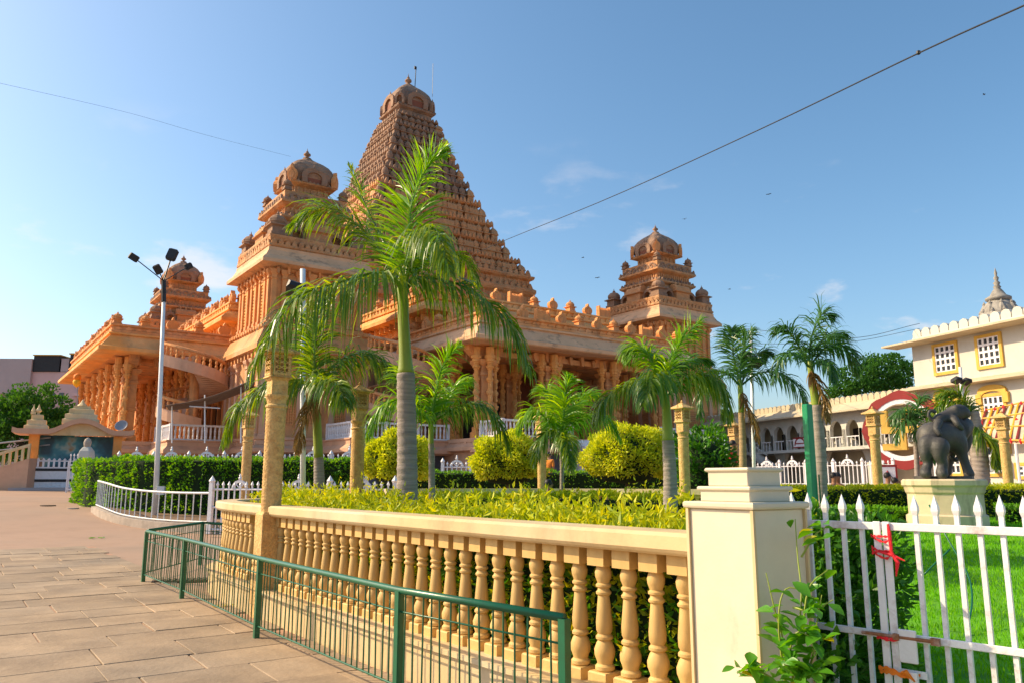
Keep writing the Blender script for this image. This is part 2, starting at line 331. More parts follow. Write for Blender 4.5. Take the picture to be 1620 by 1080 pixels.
def shala_mesh(m):
    b = MB(); b.rl([(0,0),(0,.10),(-.04,.12),(-.04,.36),(.06,.40),(.06,.44),(0,.48)], .52, .26)
    pts = [(-.54, .26*math.cos(math.pi*k/6)*-1, .46+.34*math.sin(math.pi*k/6)) for k in range(7)]
    b.ext(pts, (1.08,0,0))
    for x in (-.3,0,.3): b.lathe([(.05,.78),(.06,.84),(0,.98)], 6, (x,0,0))
    me = b.mesh('barrel_shrine'); me.materials.append(m); return me
K_SHALA = shala_mesh(M['stone']); K_SHALAT = shala_mesh(M['tstone'])
def railbox_mesh():
    b = MB(); b.box(-.6,.6,-.16,.16,0,.62); b.box(-.68,-.56,-.2,.2,0,.95); b.box(.56,.68,-.2,.2,0,.95)
    for k in range(7): b.box(-.46+k*.15,-.40+k*.15,-.05,.05,.62,.84)
    me = b.mesh('roof_rail'); me.materials.append(M['stone']); return me
K_RAIL = railbox_mesh()
def pilaster_mesh(h, wd=.30, d=.16, m='stone'):
    b = MB(); b.rl([(.05,0),(.05,.18),(0,.24),(0,h-.62),(.06,h-.56),(0,h-.5),(0,h-.36),(.10,h-.22),(.14,h-.1),(.14,h)], wd/2, d)
    me = b.mesh('pilaster'); me.materials.append(M[m]); return me
def jali_mesh(wd, h, m='stone2'):
    b = MB(); b.box(-wd/2-.09,-wd/2,-.10,.03,0,h); b.box(wd/2,wd/2+.09,-.10,.03,0,h); b.box(-wd/2-.09,wd/2+.09,-.11,.03,h,h+.12)
    n = int(h/.2)
    for k in range(n): b.box(-wd/2,wd/2,-.06,.01,(k+.15)*h/n,(k+.75)*h/n)
    me = b.mesh('louvre_panel'); me.materials.append(M[m]); return me
def lattice_mesh(wd, h, nx, nz, m='stone'):
    b = MB()
    for k in range(nx+1): x = -wd/2+k*wd/nx; b.box(x-.035,x+.035,-.06,.02,0,h)
    for k in range(nz+1): z = k*h/nz; b.box(-wd/2,wd/2,-.05,.01,z-.03,z+.03)
    me = b.mesh('lattice_window'); me.materials.append(M[m]); return me
def pane_mesh(wd, h):
    b = MB(); b.box(-wd/2,wd/2,-.012,.02,0,h); me = b.mesh('dark_pane'); me.materials.append(M['dark']); return me
P_UP = pilaster_mesh(3.3); P_LO = pilaster_mesh(4.9,.36,.14,'pink'); J_UP = jali_mesh(.55,2.3); LAT = lattice_mesh(.72,2.3,5,14,'stone'); PANE = pane_mesh(.72,2.3)
P_HALL = pilaster_mesh(5.2,.4,.2,'stone')
def face(cx, cy, hw, o, side, z, out=0.):
    if side == 0: return (cx+o, cy-hw-out, z), 0.
    return (cx-hw-out, cy-o, z), R(-90)
def band(parent, hx, hy, cx, cy, z, w_, h_, d_, sp, m, name='carved_band', kind=0, sides=(0,1,2,3)):
    b = MB()
    for side in sides:
        a = R(-90*side); L_, D_ = (hx,hy) if side % 2 == 0 else (hy,hx); n = max(1,int(2*L_/sp))
        for i in range(n):
            x = -L_+(i+.5)*2*L_/n; q = 1+.16*math.sin(i*2.1) 
            if kind == 0: pts = [(-.5,0),(-.55,.35),(-.3,.75),(0,1.0),(.3,.75),(.55,.35),(.5,0)]
            elif kind == 1: pts = [(-.5,0),(-.5,1),(.5,1),(.5,0)]
            else: pts = [(-.5,1),(-.5,.6),(-.2,.1),(.2,0),(.5,.1),(.5,1)]
            P = []
            for u,v in pts:
                xx, yy = x+u*w_, -D_-d_; P.append((cx+xx*math.cos(a)-yy*math.sin(a), cy+xx*math.sin(a)+yy*math.cos(a), z+v*h_*q))
            b.ext(P, (d_*1.3*-math.sin(a), d_*1.3*math.cos(a), 0))
    return stuff(b.build(name, m, parent))
FINIAL = [(.22,0),(.30,.08),(.12,.14),(.10,.2),(.26,.32),(.24,.42),(.08,.5),(.12,.56),(.04,.64),(.0,.86)]
def corner_tower(cx, cy, lower=True, full=True):
    b = MB()
    b.rl([(.5,4.15),(.45,9.3),(.85,9.42),(.95,9.45),(.95,9.72),(.72,10.15),(.4,10.8),(.46,10.84),(.46,11.1),(.2,11.16),(.2,11.25),(0,11.28),(0,14.5),(.14,14.6),(.14,14.7)], 3.02, 3.02, cx, cy)
    t = b.build('corner_tower', M['stone'], temple)
    e = MB(); e.rl([(.1,14.7),(.84,14.85),(.84,15.06),(.72,15.22),(.55,15.38),(.36,15.75),(.36,15.95)], 3.02, 3.02, cx, cy)
    e.build('sloping_eave', M['frieze'], t)
    u = MB(); u.rl([(.0,15.95),(.1,16.05),(.1,16.2),(-.1,16.28),(.0,16.45),(.05,16.7),(.05,16.8),(-.6,16.84)], 3.28, 3.28, cx, cy)
    u.rl([(0,16.84),(0,17.15),(-.12,17.2),(-.12,18.2),(.12,18.35),(.18,18.42),(.18,18.52),(-.15,18.75),(-.22,18.8),(-.22,19.2),(.05,19.3),(.22,19.42),(.22,19.56),(.0,19.82),(-.05,19.85),(-.05,20.3),(-.7,20.34)], 2.2, 2.2, cx, cy)
    u.rl([(0,20.34),(0,20.5),(-.1,20.55),(-.1,21.05),(.32,21.2),(.38,21.28),(.3,21.36)], 1.28, 1.28, cx, cy)
    u.build('upper_tiers', M['tstone'], t)
    d = MB(); d.lathe([(1.30,21.34),(1.50,21.5),(1.60,21.85),(1.60,22.15),(1.50,22.5),(1.28,22.82),(.96,23.1),(.62,23.32),(.36,23.5),(.24,23.64)], 40, (cx,cy,0), 7)
    dm = d.build('dome', M['wstone'], t, True)
    f = MB(); f.lathe(FINIAL, 10, (cx,cy,23.6)); f.build('finial', M['wstone'], t, True)
    for sx, sy in ((-1,-1),(1,-1),(-1,1),(1,1)):
        ob('mini_shrine', K_KUTAW, None, t, (cx+sx*2.72, cy+sy*2.72, 16.84), None, None, 1.62)
        ob('mini_shrine', K_KUTAW, None, t, (cx+sx*1.95, cy+sy*1.95, 20.32), None, None, .82)
    for side in (0,1,2,3):
        a = R(-90*side); rot = lambda x,y: (cx+x*math.cos(a)-y*math.sin(a), cy+x*math.sin(a)+y*math.cos(a))
        x,y = rot(0,-1.52); ob('horseshoe_arch', K_KUDUT, None, t, (x,y,21.3), a, None, (1.75,1.2,1.35)); ob('arch_recess', K_REC, None, t, (x,y,21.3), a, None, (1.75,1.2,1.35)); x,y = rot(1.5,-1.5); ob('corner_plaque', K_KUDU, None, t, (x,y,21.32), a+R(45), None, (.75,.8,1.15))
        x,y = rot(0,-2.62); ob('barrel_shrine', K_SHALAT, None, t, (x,y,16.84), a, None, 1.7)
        for o in (-1.35,1.35): x,y = rot(o,-2.5); ob('horseshoe_arch', K_KUDUT, None, t, (x,y,16.84), a, None, 1.15)
        for o in (-1.5,-.75,0,.75,1.5): x,y = rot(o,-2.1); ob('horseshoe_arch', K_KUDUT, None, t, (x,y,19.6), a, None, .7)
    T_ = M['tstone']
    band(t,3.28,3.28,cx,cy,16.2,.30,.34,.10,.42,T_); band(t,2.25,2.25,cx,cy,18.5,.22,.28,.12,.36,M['wstone']); band(t,2.35,2.35,cx,cy,19.56,.24,.3,.08,.4,M['wstone'])
    band(t,2.08,2.08,cx,cy,17.25,.16,.9,.08,.42,T_,kind=1); band(t,1.98,1.98,cx,cy,18.82,.12,.36,.06,.26,T_,kind=1); band(t,1.18,1.18,cx,cy,20.56,.14,.48,.08,.44,T_,kind=1)
    band(t,1.5,1.5,cx,cy,21.28,.16,.18,.10,.26,M['wstone'])
    band(t,3.05,3.05,cx,cy,14.3,.16,.42,.34,.62,M['stone'],kind=2)
    if not lower: return t
    band(t,3.5,3.5,cx,cy,10.86,.3,.22,.06,.5,M['stone']); band(t,3.5,3.5,cx,cy,9.0,.2,.4,.3,.7,M['stone'],kind=2); band(t,3.6,3.6,cx,cy,3.74,.42,.26,.08,.7,M['pink'])
    for side in (0,1):
        for o in (-2.86,-2.2,-1.25,-.42,.42,1.25,2.2,2.86):
            l,r = face(cx,cy,3.02,o,side,11.28); ob('pilaster', P_UP, None, t, l, r)
        for o in (-1.72,-.835+.835,1.72):
            l,r = face(cx,cy,3.02,o,side,11.5); ob('louvre_panel', J_UP, None, t, l, r, None, (1.0 if o else 1.0,1,1))
            l,r = face(cx,cy,3.02,o,side,13.95); ob('horseshoe_arch', K_KUDU, None, t, l, r, None, (1.1,.5,.5))
        for o in (-3.3,-2.2,-1.05,1.05,2.2,3.3):
            l,r = face(cx,cy,3.5,o,side,4.15); ob('pilaster', P_LO, None, t, l, r)
        for o in (-2.75,-1.62,0,1.62,2.75):
            l,r = face(cx,cy,3.46,o,side,5.0); ob('dark_pane', PANE, None, t, l, r)
            l,r = face(cx,cy,3.46,o,side,5.0,.05); ob('lattice_window', LAT, None, t, l, r)
    # plinth mouldings and basement
    p = MB(); p.rl([(.3,3.2),(.95,3.3),(.95,3.5),(.7,3.7),(.62,3.72),(.62,4.0),(.7,4.05),(.7,4.2),(.3,4.24)], 3.02, 3.02, cx, cy); p.build('plinth', M['pink'], t)
    p = MB(); p.rl([(0,.6),(0,3.25)], 3.5, 3.5, cx, cy); p.build('basement_wall', M['slate'], t)
    return t
T1 = corner_tower(-15.6,-15.2); T2 = corner_tower(-16.2,17.4,False); T3 = corner_tower(16.2,-17.6); T4 = corner_tower(16,17,False)
# ---- main hall and upper storey (cross plan)
h = MB(); h.rl([(0,.5),(0,10.6),(.3,10.8),(.3,11.0),(-.2,11.05)], 16.5, 16.5); hall = h.build('main_hall', M['stone'], temple)
for nm, hx, hy, dz in (('upper_storey',18.0,8.0,0),('upper_storey',8.0,19.6,.03)):
    u = MB(); u.rl([(0,10+dz),(0,12.6+dz),(.25,12.75+dz)], hx, hy); us = u.build(nm, M['stone2'], temple)
    e = MB(); e.rl([(.1,12.75+dz),(1.05,12.85+dz),(1.05,13.1+dz),(.7,13.45+dz),(.3,13.75+dz),(.45,13.8+dz),(.45,13.95+dz),(.25,14.0+dz),(.25,14.25+dz),(.36,14.3+dz),(.36,14.42+dz),(-.6,14.45+dz)], hx, hy)
    e.build('sloping_eave', M['stone2'], us)
    def row(pts, rz, z, kinds, s=1.):
        for i, (x,y) in enumerate(pts):
            k = kinds[i % len(kinds)]
            ob({K_KUDU:'horseshoe_arch',K_KUTA:'mini_shrine',K_SHALA:'barrel_shrine',K_RAIL:'roof_rail'}[k], k, None, us, (x,y,z), rz, None, s*(.94+.12*random.random()))
    band(us,hx+.25,hy+.25,0,0,13.98+dz,.34,.28,.1,.55,M['stone2']); band(us,hx+.1,hy+.1,0,0,12.3+dz,.2,.45,.45,.8,M['stone2'],kind=2)
    if hx > hy:
        row([(-hx-.05, 7.9-i*1.32) for i in range(13)], R(-90), 14.42+dz, [K_KUDU,K_KUTA], .92)
        row([(-hx+.6+i*1.3, -hy-.05) for i in range(7)], 0, 14.42+dz, [K_KUTA,K_KUDU], .9)
    else:
        row([(-7.9+i*1.75, -hy-.05) for i in range(10)], 0, 14.42+dz, [K_KUTA,K_KUDU,K_KUTA,K_KUDU,K_RAIL], .92)
        row([(-hx-.05, -hy+1+i*1.4) for i in range(6)], R(-90), 14.42+dz, [K_KUDU,K_KUTA], .9)
    P = pilaster_mesh(2.2,.3,.15,'stone2')
    if hx > hy:
        for i in range(8): ob('pilaster', P, None, us, (-hx, -7.5+i*2.14, 10.6), R(-90))
    else:
        for i in range(8): ob('pilaster', P, None, us, (-7.5+i*2.14, -hy, 10.6), 0)
# ---- main pyramid tower
tw = [(9.05,20.3),(8.3,21.9),(7.25,23.8),(6.45,25.7),(5.6,27.75),(4.78,29.75),(4.05,31.75),(3.45,33.5),(2.95,35.1),(2.5,36.4)]
b = MB(); b.rl([(0,10.5),(0,16.2),(.35,16.5),(.35,16.8),(-.05,17.1),(-.05,18.3),(.2,18.5),(.3,18.7),(.3,18.95),(-.1,19.25),(-.15,19.3),(-.15,19.8),(.12,19.95),(.2,20.1),(.2,20.25),(-.5,20.3)], 8.8, 8.8)
main = b.build('pyramid_tower', M['tstone'], temple)
farb = MB()
for i in range(1, len(tw)):
    z0 = tw[i-1][1]; wv, z1 = tw[i]; hh = z1-z0; k = wv-.62
    b = MB(); b.rl([(.25,z0-.02),(.25,z0+.12*hh),(0,z0+.15*hh),(0,z0+.58*hh),(.12,z0+.62*hh),(.12,z0+.66*hh),(.0,z0+.69*hh),(.0,z0+.75*hh),(.30,z0+.82*hh),(.38,z0+.86*hh),(.38,z0+.92*hh),(.2,z0+.985*hh),(-.6,z1)], k, k)
    tier = b.build('tower_tier', M['tstone'] if i < 5 else M['wstone'], main)
    mt_ = M['tstone'] if i < 5 else M['wstone']; band(main,k+.34,k+.34,0,0,z0+.88*hh,.26,.24*hh,.10,.40,mt_); band(main,k,k,0,0,z0+.14*hh,.10,.46*hh,.12,.52,mt_,kind=1); band(main,k+.12,k+.12,0,0,z0+.655*hh,.14,.11*hh,.09,.26,mt_,kind=1)
    n = max(4, round(2*wv/.84)); kh = .84*hh
    for side in range(4):
        a = R(-90*side); ca, sa = math.cos(a), math.sin(a)
        for j in range(n+1):
            if side and j == 0 : pass
            if j == n: continue
            x = -wv+.34+j*(2*wv-.68)/n; y = -wv+.24
            X, Y = x*ca-y*sa, x*sa+y*ca
            corner = (j == 0)
            mid = abs(j-n/2) < .6
            me = K_KUTAW if (corner or i > 4) else (K_SHALAT if (mid or j % 3 == 0) else K_KUTAT)
            s = kh/1.02*(1.0 if not corner else 1.12)
            if side in (0,1):
                ob('mini_shrine' if me is not K_SHALAT else 'barrel_shrine', me, None, main, (X,Y,z0+.02*hh), a, None, (min(s*.9,.95),min(s*.9,.95),s))
            else:
                farb.rl([(0,z0),(0,z0+kh*.4),(.07,z0+kh*.43),(.07,z0+kh*.47),(.02,z0+kh*.55),(-.02,z0+kh*.68),(-.15,z0+kh*.82),(-.27,z0+kh*.9),(-.3,z0+kh*1.05)], .33, .33, X, Y)
        if side in (0,1):
            nb = MB()
            for j in range(n):
                x = -wv+.34+(j+.5)*(2*wv-.68)/n
                if j % 2 == 0 or abs(j+.5-n/2) < .6: nb.box(x-.13,x+.13,-k-.04,-k+.05,z0+.2*hh,z0+.56*hh)
            nb.build('dark_niches', M['dark'], main, rz=a)
for z_,hw_,k_ in ((16.85,8.85,0),(18.98,8.85,0),(20.3,8.7,0)): band(main,hw_,hw_,0,0,z_,.42,.5,.14,.66,M['tstone'])
band(main,8.72,8.72,0,0,17.15,.22,1.1,.12,.62,M['tstone'],kind=1); band(main,8.62,8.62,0,0,19.32,.2,.46,.1,.5,M['tstone'],kind=1)
stuff(farb.build('mini_shrines', M['tstone'], main))
b = MB(); b.rl([(0,36.4),(0,37.0),(.3,37.2),(.35,37.35),(.25,37.5)], 1.75, 1.75); b.build('dome_neck', M['wstone'], main)
b = MB(); b.lathe([(1.7,37.45),(1.88,37.7),(1.98,38.2),(1.96,38.7),(1.78,39.2),(1.42,39.65),(1.0,40.05),(.62,40.35),(.35,40.62)], 44, (0,0,0), 7); b.build('dome', M['wstone'], main, True)
for side in range(4):
    a = R(-90*side); x,y = 2.4*math.sin(a), -2.4*math.cos(a)
    ob('horseshoe_arch', K_KUDUT, None, main, (x*.80,y*.80,37.4), a, None, (2.2,1.6,1.9)); ob('arch_recess', K_REC, None, main, (x*.80,y*.80,37.4), a, None, (2.2,1.6,1.9)); q_ = R(45)+a; ob('corner_plaque', K_KUDUT, None, main, (2.55*math.sin(q_),-2.55*math.cos(q_),37.4), q_, None, (.9,1,1.5))
b = MB(); b.lathe([(r*1.35,z*1.7) for r,z in FINIAL], 12, (0,0,40.5)); b.build('finial', M['wstone'], main, True)
b = MB(); b.tube([(.5,-.5,40.3),(.55,-.55,42.6)], .04, 6); b.box(.35,.6,-.6,-.5,42.3,42.6); b.build('lightning_rod', M['black'], main)
b = MB(); b.tube([(1.9,-1.6,39.3),(1.9,-1.6,42.9)], .025, 5); b.build('antenna_rod', M['grey'], main)
# ---- porticoes
COLUMN = MB(); COLUMN.rl([(.16,4.1),(.16,4.5),(.08,4.55),(.08,4.8),(0,4.86),(0,6.1),(.06,6.15),(.06,6.3),(0,6.35),(0,7.9),(.06,7.95),(.06,8.1),(0,8.15),(0,8.5),(.12,8.6),(.2,8.75),(.2,8.9)], .42, .42)
COLUMN.ext([(-.42,-.3,8.9),(-.9,-.3,9.15),(-1.25,-.3,9.45),(-1.3,-.3,9.75),(1.3,-.3,9.75),(1.25,-.3,9.45),(.9,-.3,9.15),(.42,-.3,8.9)], (0,.6,0))
COLUMN = COLUMN.mesh('column'); COLUMN.materials.append(M['stone'])
cp0 = [(.34,4.2),(.34,4.5),(.24,4.6),(.30,4.85),(.30,5.1),(.18,5.2),(.16,5.6),(.28,5.8),(.33,6.05),(.22,6.25),(.16,6.35),(.3,6.5),(.3,6.65),(.17,6.75),(.17,7.2),(.3,7.45),(.34,7.7),(.2,7.9),(.28,8.05),(.38,8.2),(.38,8.35),(.22,8.5),(.3,8.75),(.42,9.0),(.42,9.7)]
cp = []
for zz,rr,hh_ in ((4.12,.25,.3),(4.42,.20,.12),(4.54,.14,.5),(5.04,.19,.08),(5.12,.16,.1),(5.22,.20,.1),(5.32,.13,.55),(5.87,.2,.14),(6.01,.24,.12),(6.13,.15,.1),(6.23,.12,.5),(6.73,.18,.08),(6.81,.22,.16),(6.97,.15,.08),(7.05,.12,.45),(7.5,.17,.1),(7.6,.22,.14),(7.74,.14,.1),(7.84,.12,.4),(8.24,.18,.12),(8.36,.25,.14),(8.5,.16,.12),(8.62,.2,.12),(8.74,.28,.2),(8.94,.34,.2),(9.14,.26,.5)):
    cp += [(rr,zz+.01),(rr,zz+hh_-.01)]
b = MB(); b.lathe(cp, 8, ph=.5)
for zz in (4.6,5.4,6.3,7.1): b.lathe([(.03,zz),(.10,zz+.08),(.11,zz+.2),(.07,zz+.28),(.09,zz+.36),(.02,zz+.44)], 6, (0,-.13,0))
COLONNETTE = b.mesh('carved_colonnette'); COLONNETTE.materials.append(M['stone2'])
def portico(rz, ex, ey, cols, rows, frieze, peel):
    cy = -(ey+14)/2; hy = (ey-14)/2
    f = MB(); f.rl([(0,3.9),(0,4.12)], ex-.9, hy-.9, 0, cy); po = f.build('portico', M['pink'], temple, rz=rz)
    f = MB(); f.rl([(0,.5),(0,3.3),(.5,3.4),(.5,3.6),(.25,3.85),(.25,4.06)], ex-1.2, hy-1.2, 0, cy); f.build('portico_plinth', M['pink'], po)
    f = MB(); f.rl([(-2.4,9.5),(-2.4,9.7),(-.05,9.78)], ex, hy, 0, cy); f.build('ceiling_slab', M['stone'], po)
    f = MB(); f.rl([(-.1,9.74),(0,9.8),(0,10.02),(-.18,10.12),(-.75,10.85),(-.62,10.9),(-.62,11.0),(-.75,11.05)], ex, hy, 0, cy); f.build('sloping_eave', frieze, po)
    f = MB(); f.rl([(-.75,11.05),(-.75,11.2),(-.85,11.24),(-.85,11.42),(-.7,11.48),(-.7,11.6),(-1.6,11.62),(-1.7,11.2)], ex, hy, 0, cy); f.build('parapet', M['stone'], po)
    band(po,ex-.85,hy-.85,0,cy,11.23,.36,.2,.07,.62,M['stone']); band(po,ex-2.2,hy-2.2,0,cy,9.1,.24,.55,.5,.95,M['stone'],kind=2); band(po,ex-.95,hy-.95,0,cy,3.62,.4,.3,.06,.6,M['pink'])
    n = int(2*(ex-.9)/1.48); seq = [K_KUDU,K_KUTA,K_KUDU,K_RAIL,K_KUDU,K_KUTA]
    nm = {K_KUDU:'horseshoe_arch',K_KUTA:'mini_shrine',K_RAIL:'roof_rail'}
    for i in range(n+1):
        k = seq[i % 6]; x = -(ex-1.1)+i*2*(ex-1.1)/n
        ob(nm[k], k, None, po, (x,-ey+1.1,11.6), 0, None, (.86 if k is not K_RAIL else .78)*(.92+.16*random.random()))
    m2 = int((ey-16)/1.7)
    for i in range(1,m2+1):
        k = (K_KUDU,K_KUTA)[i % 2]
        for sx in (-1,1): ob(nm[k], k, None, po, (sx*(ex-1.1),-ey+1.1+i*1.7,11.6), R(-90), None, .88)
    for y in rows:
        for x in cols:
            ob('column', COLUMN, None, po, (x,y,0))
            for dx,dy in ((-.68,-.25),(.68,-.25),(0,-.7)): ob('carved_colonnette', COLONNETTE, None, po, (x+dx,y+dy,0))
    # beam over columns, inner wall with door panels
    f = MB()
    for y in rows[:1]: f.box(-ex+1.6,ex-1.6,y-.32,y+.32,9.2,9.52)
    f.build('beam', M['stone'], po)
    wl = MB(); wl.box(-ex+1.5,ex-1.5,-17.4,-17.0,4.1,9.5); iw = wl.build('inner_wall', M['brown'], po)
    pl = pilaster_mesh(5.2,.5,.2,'stone')
    for i in range(7): ob('pilaster', pl, None, iw, (-ex+2.2+i*(2*ex-4.4)/6,-17.5,4.1))
    for x,wd in ((-3.4,1.3),(0,2.2),(3.4,1.3)):
        f = MB(); f.box(x-wd/2,x+wd/2,-17.46,-17.3,4.12,7.2); f.build('doorway', M['dark'], iw)
        f = MB(); f.box(x-wd/2-.2,x-wd/2-.001,-17.6,-17.3,4.12,7.3); f.box(x+wd/2+.001,x+wd/2+.2,-17.6,-17.3,4.12,7.3); f.box(x-wd/2-.3,x+wd/2+.3,-17.62,-17.3,7.301,7.65); f.build('door_frame', M['stone2'], iw)
    return po
PL = portico(R(-90), 10.9, 26.9, [-8.7,-4.6,-1.6,1.6,4.6,8.7], [-24.6,-20.6], M['stone2'], 0)
PF = portico(0, 9.6, 27.8, [-7.6,-2.6,2.6,7.6], [-25.6,-21.2], M['frieze'], 1)
# ---- terraces beside the near corner tower, railings
def rail_run(parent, x0, y0, x1, y1, z, m, sp=.26):
    L = math.hypot(x1-x0,y1-y0); a = math.atan2(y1-y0,x1-x0)
    f = MB(); f.box(0,L,-.07,.07,.86,.98); f.box(0,L,-.06,.06,.02,.10)
    n = int(L/1.9)
    for i in range(n+1): f.box(i*L/n-.09,i*L/n+.09,-.085,.085,.0,1.02)
    r = f.build('railing', m, parent, loc=(x0,y0,z), rz=a)
    bm_ = MB(); bm_.lathe([(.05,.1),(.065,.25),(.045,.35),(.07,.6),(.04,.8),(.05,.86)], 6); me = bm_.mesh('baluster'); me.materials.append(m)
    k = int(L/sp)
    for i in range(1,k): ob('baluster', me, None, r, (i*L/k,0,0))
    return r
def terrace(x0,x1,y0,y1):
    f = MB(); f.rl([(-.2,3.15),(.25,3.25),(.25,3.45),(.0,3.7),(0,3.95),(.08,3.98),(.08,4.06)], (x1-x0)/2,(y1-y0)/2,(x0+x1)/2,(y0+y1)/2)
    t = f.build('terrace', M['pink'], temple)
    g = MB(); g.box(x0+.9,x1-.2,y0+.9,y1-.2,.5,3.2); g.build('basement_wall', M['slate'], t)
    c = MB(); c.box(-.14,.14,-.14,.14,.5,3.16); me = c.mesh('post'); me.materials.append(M['white'])
    for i in range(3): ob('post', me, None, t, (x0+.4+i*2.6,y0+.4,0))
    return t
tl = terrace(-23.2,-18.6,-14.6,-8.5); rail_run(tl,-23.0,-14.4,-19.6,-14.4,4.06,M['white']); rail_run(tl,-23.0,-14.4,-23.0,-10.2,4.06,M['white'])
tr = terrace(-15.2,-7.5,-23.3,-18.4); rail_run(tr,-15.0,-23.1,-8.6,-23.1,4.06,M['white']); rail_run(tr,-15.0,-23.1,-15.0,-19.4,4.06,M['white'])
tf = terrace(-9,9.4,-29.6,-27.0); rail_run(tf,-8.8,-29.4,-3.8,-29.4,4.06,M['white']); rail_run(tf,3.8,-29.4,9.2,-29.4,4.06,M['white']); rail_run(tf,-8.8,-29.4,-8.8,-27.2,4.06,M['white'])
for i in range(16):
    s = MB(); s.box(-3.6,3.6,-29.72-i*.34,-29.70-i*.34+.36,.4,4.0-i*.185); s.build('stair_step', M['white'], tf)
# ---- helical stairs between tower and porticoes
def helix(cx, cy, z0, rad=2.15, turn=2*math.pi*1.35, drop=4.6, a0=R(144.5)):
    N = 44; f = MB(); vs = []; fs = []
    for i in range(N+1):
        a = a0+turn*i/N; z = z0-drop*i/N
        for r,dz in ((rad+.08,.35),(rad+.08,-.38),(rad-.1,-.38),(rad-.1,.35)): vs.append((cx+r*math.cos(a),cy+r*math.sin(a),z+dz))
    for i in range(N):
        for k in range(4): fs.append((4*i+k,4*i+4+k,4*i+4+(k+1)%4,4*i+(k+1)%4))
    f.add(vs,fs); st = f.build('helical_stair', M['pink'], temple)
    f = MB(); f.tube([(cx+rad*math.cos(a0+turn*i/N),cy+rad*math.sin(a0+turn*i/N),z0-drop*i/N+1.02) for i in range(N+1)], .11, 6); f.build('handrail', M['stone'], st)
    f = MB(); f.lathe([(.30,1.0),(.30,z0)], 12, (cx,cy,0)); f.build('newel', M['stone'], st, True)
    f = MB(); vs=[]; fs=[]
    for i in range(N+1):
        a = a0+turn*i/N; z = z0-drop*i/N
        for r,dz in ((.3,-.02),(.3,-.3),(rad-.05,-.3),(rad-.05,-.02)): vs.append((cx+r*math.cos(a),cy+r*math.sin(a),z+dz))
    for i in range(N):
        for k in range(4): fs.append((4*i+k,4*i+4+k,4*i+4+(k+1)%4,4*i+(k+1)%4))
    f.add(vs,fs); f.build('stair_flight', M['pink'], st)
    bm_ = MB(); bm_.lathe([(.09,.33),(.11,.5),(.06,.6),(.1,.75),(.05,.92),(.08,1.0)], 6); me = bm_.mesh('baluster'); me.materials.append(M['stone'])
    k = int(turn*rad/.42)
    for i in range(k):
        a = a0+turn*i/k; ob('baluster', me, None, st, (cx+rad*math.cos(a),cy+rad*math.sin(a),z0-drop*i/k))
helix(-21.1,-11.4,9.75); helix(-10.9,-21.2,9.75)
# ================================================================ paved path: slabs laid in staggered rows
f = MB(); f.add([ts(-7,1.5,.0),ts(3.2,1.5,.0),ts(3.2,22.4,.0),ts(-7,22.4,.0)], [(0,1,2,3)])
pave = struct(f.build('pavement', M['joint']))
s = 1.6; r = 0
while s < 22.0:
    wd = random.uniform(.62,.82); t = -7+random.uniform(0,.8)
    while t < 3.15:
        ln = random.uniform(.7,1.15); t1 = min(t+ln,3.19)
        if t1-t > .2 and (t > -5):
            g = .0035+random.random()*.005; z = .010+random.random()*.009
            jit = lambda: random.uniform(-.007,.007)
            b = MB(); q = [(t+g+jit(),s+g+jit()),(t1-g+jit(),s+g+jit()),(t1-g+jit(),s+wd-g+jit()),(t+g+jit(),s+wd-g+jit())]
            cx = (t+t1)/2; cy = s+wd/2
            low = [ts(x,y,-.03) for x,y in q]; hi = [ts(x,y,z-.006) for x,y in q]; top = [ts(cx+(x-cx)*.985,cy+(y-cy)*.985,z) for x,y in q]
            b.add(low+hi+top, [(0,1,5,4),(1,2,6,5),(2,3,7,6),(3,0,4,7),(4,5,9,8),(5,6,10,9),(6,7,11,10),(7,4,8,11),(8,9,10,11)])
            b.build('paving_slab', M['slab'], pave)
        t = t1
    s += wd; r += 1
def disc(name, px, py, rad, m, label, cat):
    p = gz(px,py,0); z = G(p.x,p.y)
    for _ in range(6): p = gz(px,py,z); z = G(p.x,p.y)
    b = MB(); b.lathe([(rad,-.02),(rad,.014),(rad*.9,.020),(.001,.022)], 18); o = b.build(name, m, None, loc=(p.x,p.y,z+(.0))); tag(o,label,cat); return o
disc('manhole_cover', 73, 826, .28, M['bark'], 'round rusty manhole cover on the pinkish path, the left one', 'manhole')
disc('manhole_cover', 113, 828, .2, M['curb'], 'small round drain cover on the pinkish path, the right one', 'manhole')
p = gz(285,919,.0); b = MB(); b.box(-.42,.42,-.16,.16,-.02,.03)
for k in range(9): b.box(-.38+k*.09,-.34+k*.09,-.15,.15,.03,.042)
tag(b.build('drain_grate', M['bark'], None, loc=(p.x,p.y,0), rz=R(20)), 'dark iron drain grate on the pavement beside the balustrade lamp column', 'drain')
# ================================================================ balustrade
bpath = [ts(*q) for q in interp([(3.62,3.05,0),(3.5,5,0),(3.40,7.5,0),(3.36,10,0),(3.42,11.8,0),(3.62,12.9,0),(4.15,13.6,0),(5.0,13.9,0)], 44)] if False else None
pp = [Vector((a,b,0)) for a,b in ((3.62,3.0),(3.50,5),(3.42,7.5),(3.38,10),(3.43,11.6),(3.66,12.8),(4.25,13.55),(5.2,13.9))]
bpath = [ts(q.x,q.y,0) for q in interp(pp, 48)]
def plen(P):
    L = [0]
    for a,b in zip(P,P[1:]): L.append(L[-1]+(b-a).length)
    return L
def walk(P, d):
    L = plen(P); d = min(max(d,0),L[-1]-1e-6); k = max(i for i in range(len(L)) if L[i] <= d); k = min(k,len(P)-2)
    u = (d-L[k])/(L[k+1]-L[k]); dr = (P[k+1]-P[k]).normalized(); return P[k].lerp(P[k+1],u), dr
bal = empty('balustrade', bpath[0], 0, 'cream marble balustrade with turned balusters along the paved path, nearest to the viewer', 'balustrade')
bal.location = (0,0,0)
